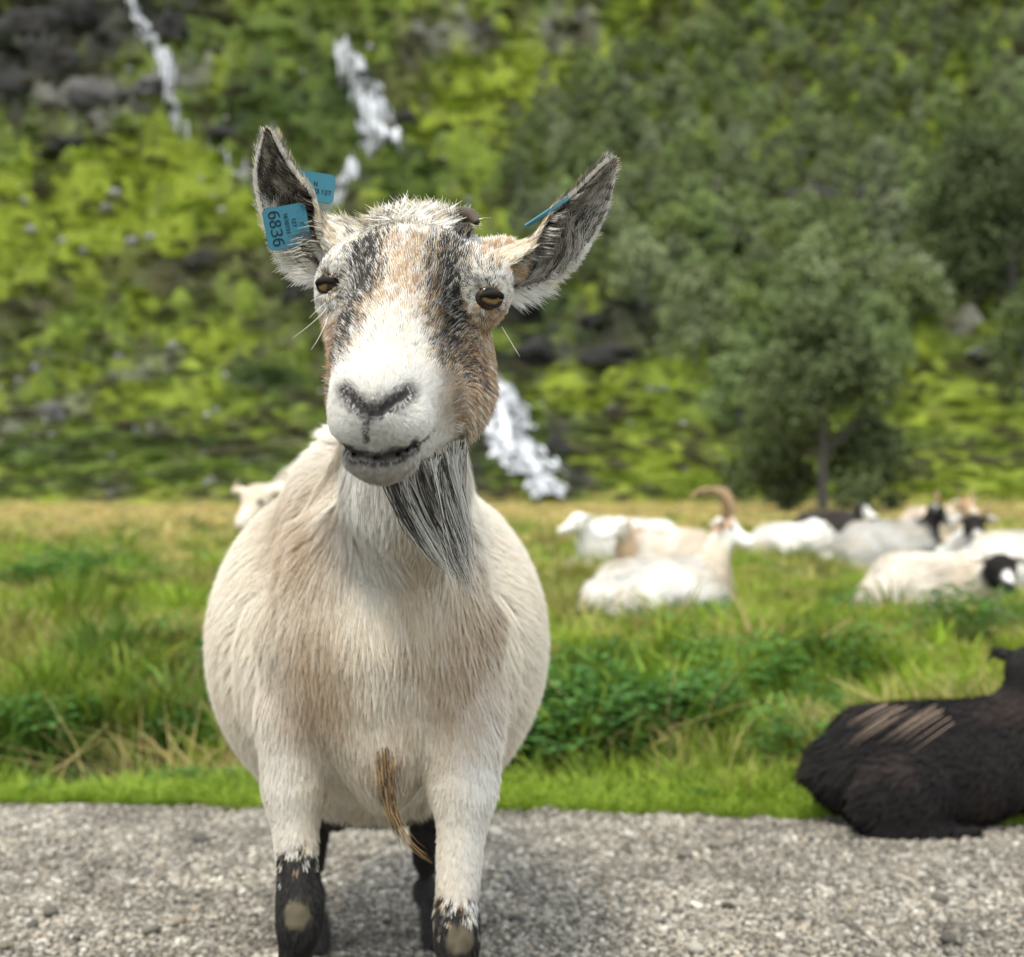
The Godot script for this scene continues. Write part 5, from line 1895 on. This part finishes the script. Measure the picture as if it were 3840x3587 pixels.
	tube(ho, [Vector3(0.0639, 0.9682, 0.2455), Vector3(0.0714, 0.9786, 0.2503), Vector3(0.0797, 0.9823, 0.2571), Vector3(0.0864, 0.9790, 0.2648), Vector3(0.0902, 0.9714, 0.2722)], [0.007, 0.008, 0.0075, 0.006, 0.003], 12, Color(0.075, 0.055, 0.04))
	put(done(ho), "horn_stump", mat(Color.WHITE, 0.55), g)
	# beard: locks of long hair hanging from the throat
	var bd := blank()
	var locks := [
		[Vector3(0.0092, 0.7348, 0.3124), Vector3(0.0167, 0.7066, 0.3031), Vector3(0.0339, 0.6778, 0.2797), Vector3(0.0547, 0.6545, 0.2567), 0.8], [Vector3(0.0166, 0.7361, 0.3081), Vector3(0.0273, 0.7019, 0.2992), Vector3(0.0502, 0.6678, 0.2713), Vector3(0.0728, 0.6409, 0.2434), 0.15],
		[Vector3(0.0281, 0.7398, 0.3043), Vector3(0.0381, 0.7087, 0.2952), Vector3(0.0599, 0.6699, 0.2672), Vector3(0.0831, 0.6332, 0.2344), 0.7], [Vector3(0.0413, 0.7455, 0.2955), Vector3(0.0510, 0.7085, 0.2864), Vector3(0.0728, 0.6718, 0.2585), Vector3(0.0877, 0.6275, 0.2248), 0.1],
		[Vector3(0.0534, 0.7502, 0.2867), Vector3(0.0623, 0.7154, 0.2775), Vector3(0.0802, 0.6785, 0.2491), Vector3(0.0870, 0.6415, 0.2267), 0.6], [Vector3(0.0651, 0.7551, 0.2778), Vector3(0.0716, 0.7199, 0.2634), Vector3(0.0844, 0.6905, 0.2445), Vector3(0.0891, 0.6552, 0.2249), 0.08],
		[Vector3(0.0732, 0.7619, 0.2686), Vector3(0.0755, 0.7294, 0.2537), Vector3(0.0794, 0.7001, 0.2390), Vector3(0.0831, 0.6717, 0.2193), 0.2], [Vector3(0.0472, 0.7473, 0.3011), Vector3(0.0518, 0.7204, 0.3016), Vector3(0.0641, 0.6870, 0.2777), Vector3(0.0773, 0.6567, 0.2489), 0.45],
	]
	for lk in locks:
		for k in 75:
			var cut := 1.0 if rng.randf() < 0.45 else rng.randf_range(0.45, 1.0)
			var j0 := Vector3(rng.randfn() * 0.0045, rng.randfn() * 0.003 + 0.004, rng.randfn() * 0.006)
			var j1 := Vector3(rng.randfn() * 0.005, rng.randfn() * 0.004, rng.randfn() * 0.005)
			var j2 := Vector3(rng.randfn() * 0.0045, rng.randfn() * 0.004, rng.randfn() * 0.004)
			var j3 := Vector3(rng.randfn() * 0.003, rng.randfn() * 0.005, rng.randfn() * 0.003)
			if k % 12 == 0:
				j2 *= 2.5
				j3 *= 4.0
			var pts := PackedVector3Array()
			for s in 10:
				pts.append((lk[0] + j0).bezier_interpolate(lk[1] + j1, lk[2] + j2, lk[3] + j3, s / 9.0 * cut))
			var q := rng.randf()
			var c := WHITE * rng.randf_range(0.75, 1.0)
			if q < lk[4] * 0.75:
				c = BLACK * rng.randf_range(1.5, 4.5)
			elif q < lk[4] * 0.75 + 0.2:
				c = GREY * rng.randf_range(0.7, 1.5)
			strip(bd, pts, rng.randf_range(0.0006, 0.0012), Vector3(-0.1 + rng.randfn() * 0.25, 0, 1), c)
	put(done(bd), "beard", hair, g).set_meta("kind", "stuff")
	# tuft under the brisket
	var tf := blank()
	for k in 90:
		var far_one := k < 9
		var p0 := Vector3(0.0068, 0.4236, 0.0459) + Vector3(rng.randfn() * 0.006, rng.randf_range(-0.025, 0.02), rng.randf_range(-0.01, 0.01))
		var tip := Vector3(0.0279, 0.3298, 0.0530) if not far_one else Vector3(0.0577, 0.3190, 0.0610)
		var le := rng.randf_range(0.12, 0.62) if not far_one and k > 40 else rng.randf_range(0.8, 1.0)
		var p3 := p0.lerp(tip, le) + Vector3(rng.randf_range(-0.008, 0.006), 0, 0) * (1.0 if not far_one else 0.15)
		var p1 := p0 + Vector3(0.002, -0.05 * le, 0.012)
		var p2 := p3 + (Vector3(-0.006, 0.03 * le, 0.0) if not far_one else Vector3(-0.028, 0.018, 0.0))
		var pts := PackedVector3Array()
		for s in 9:
			pts.append(p0.bezier_interpolate(p1, p2, p3, s / 8.0))
		var c := (Color(0.26, 0.165, 0.075) if rng.randf() < 0.4 or far_one else Color(0.07, 0.05, 0.03)) * rng.randf_range(0.8, 1.3)
		strip(tf, pts, rng.randf_range(0.0006, 0.0011), Vector3(0, 0, 1), c)
	put(done(tf), "brisket_tuft", hair, g).set_meta("kind", "stuff")
	# whiskers
	var wk := blank()
	var pale := Color(0.75, 0.7, 0.6)
	for w in [[Vector3(-0.0467, 0.8875, 0.2968), Vector3(-0.0564, 0.8739, 0.3059), Vector3(-0.0758, 0.8587, 0.3141)], [Vector3(-0.0454, 0.8785, 0.3070), Vector3(-0.0500, 0.8614, 0.3166), Vector3(-0.0590, 0.8477, 0.3258)], [Vector3(-0.0480, 0.8935, 0.2867), Vector3(-0.0557, 0.8872, 0.2909), Vector3(-0.0623, 0.8783, 0.2953)], [Vector3(-0.0480, 0.9009, 0.2867), Vector3(-0.0545, 0.8995, 0.2860), Vector3(-0.0610, 0.8935, 0.2954)],
			[Vector3(0.1113, 0.8732, 0.2924), Vector3(0.1182, 0.8605, 0.2981), Vector3(0.1266, 0.8451, 0.3040)]]:
		var pts := PackedVector3Array()
		for s in 9:
			var u := s / 8.0
			pts.append(w[0].lerp(w[1], u).lerp(w[1].lerp(w[2], u), u))
		strip(wk, pts, 0.0005, Vector3(0, 0, 1), pale, 0.3)
	put(done(wk), "whiskers", hair, g).set_meta("kind", "stuff")
	# ear tags
	var blue := mat(Color(0.04, 0.155, 0.21), 0.4, false)
	var ink := mat(Color(0.008, 0.02, 0.025), 0.6, false)
	var t1 := put(plate_mesh(0.042, 0.040, 0.005, 0.0016), "ear_tag", blue, g)
	tag(t1, "blue ear tag with the black number 6836")
	t1.position = Vector3(-0.0863, 0.9721, 0.2306)
	t1.rotation = Vector3(0.10, -0.15, 0.16)
	letters("6836", 0.0155, ink, t1, Vector3(-0.0105, 0.0, 0.0010), -PI / 2)
	letters("1670731", 0.0052, ink, t1, Vector3(0.0005, 0.003, 0.0010), -PI / 2)
	letters("127", 0.0052, ink, t1, Vector3(0.0075, 0.003, 0.0010), -PI / 2)
	var t2 := put(plate_mesh(0.044, 0.029, 0.005, 0.0016), "ear_tag", blue, g)
	tag(t2, "blue plate of the tag showing behind the ear")
	t2.position = Vector3(-0.0648, 1.0193, 0.1895)
	t2.rotation = Vector3(0.0, 0.15, -0.10)
	letters("N", 0.006, ink, t2, Vector3(0.003, 0.003, 0.0010), 0.0)
	letters("073 127", 0.006, ink, t2, Vector3(0.008, -0.004, 0.0010), 0.0)
	var t3 := put(plate_mesh(0.048, 0.036, 0.005, 0.0026), "ear_tag", blue, g)
	tag(t3, "blue ear tag seen edge on")
	t3.position = Vector3(0.1571, 0.9857, 0.2548)
	t3.basis = Basis(Vector3(0.1771, 0.9975, 0.2487) - Vector3(0.1407, 0.9736, 0.2401), Vector3(0, 0.16, -1), Vector3.UP).orthonormalized()
	# hairs of the ear over the tag
	var ov := blank()
	for k in 70:
		var u := rng.randf()
		var r0 := Vector3(-0.0546, 0.9708, 0.2408).lerp(Vector3(-0.0652, 0.9418, 0.2397), u) + Vector3(rng.randfn() * 0.003, rng.randfn() * 0.003, 0)
		var le := rng.randf_range(0.012, 0.028)
		var dv := Vector3(-1.0, rng.randf_range(-0.35, 0.05), 0.0).normalized() * le
		strip(ov, PackedVector3Array([r0, r0 + dv * 0.5 + Vector3(0, 0.002, 0.004), r0 + dv + Vector3(0, 0, 0.003)]), 0.0008, Vector3(0, 0, 1), (Color(0.6, 0.55, 0.46) if rng.randf() < 0.45 else Color(0.07, 0.055, 0.04)) * rng.randf_range(0.7, 1.1))
	put(done(ov), "ear_hair", hair, g).set_meta("kind", "stuff")
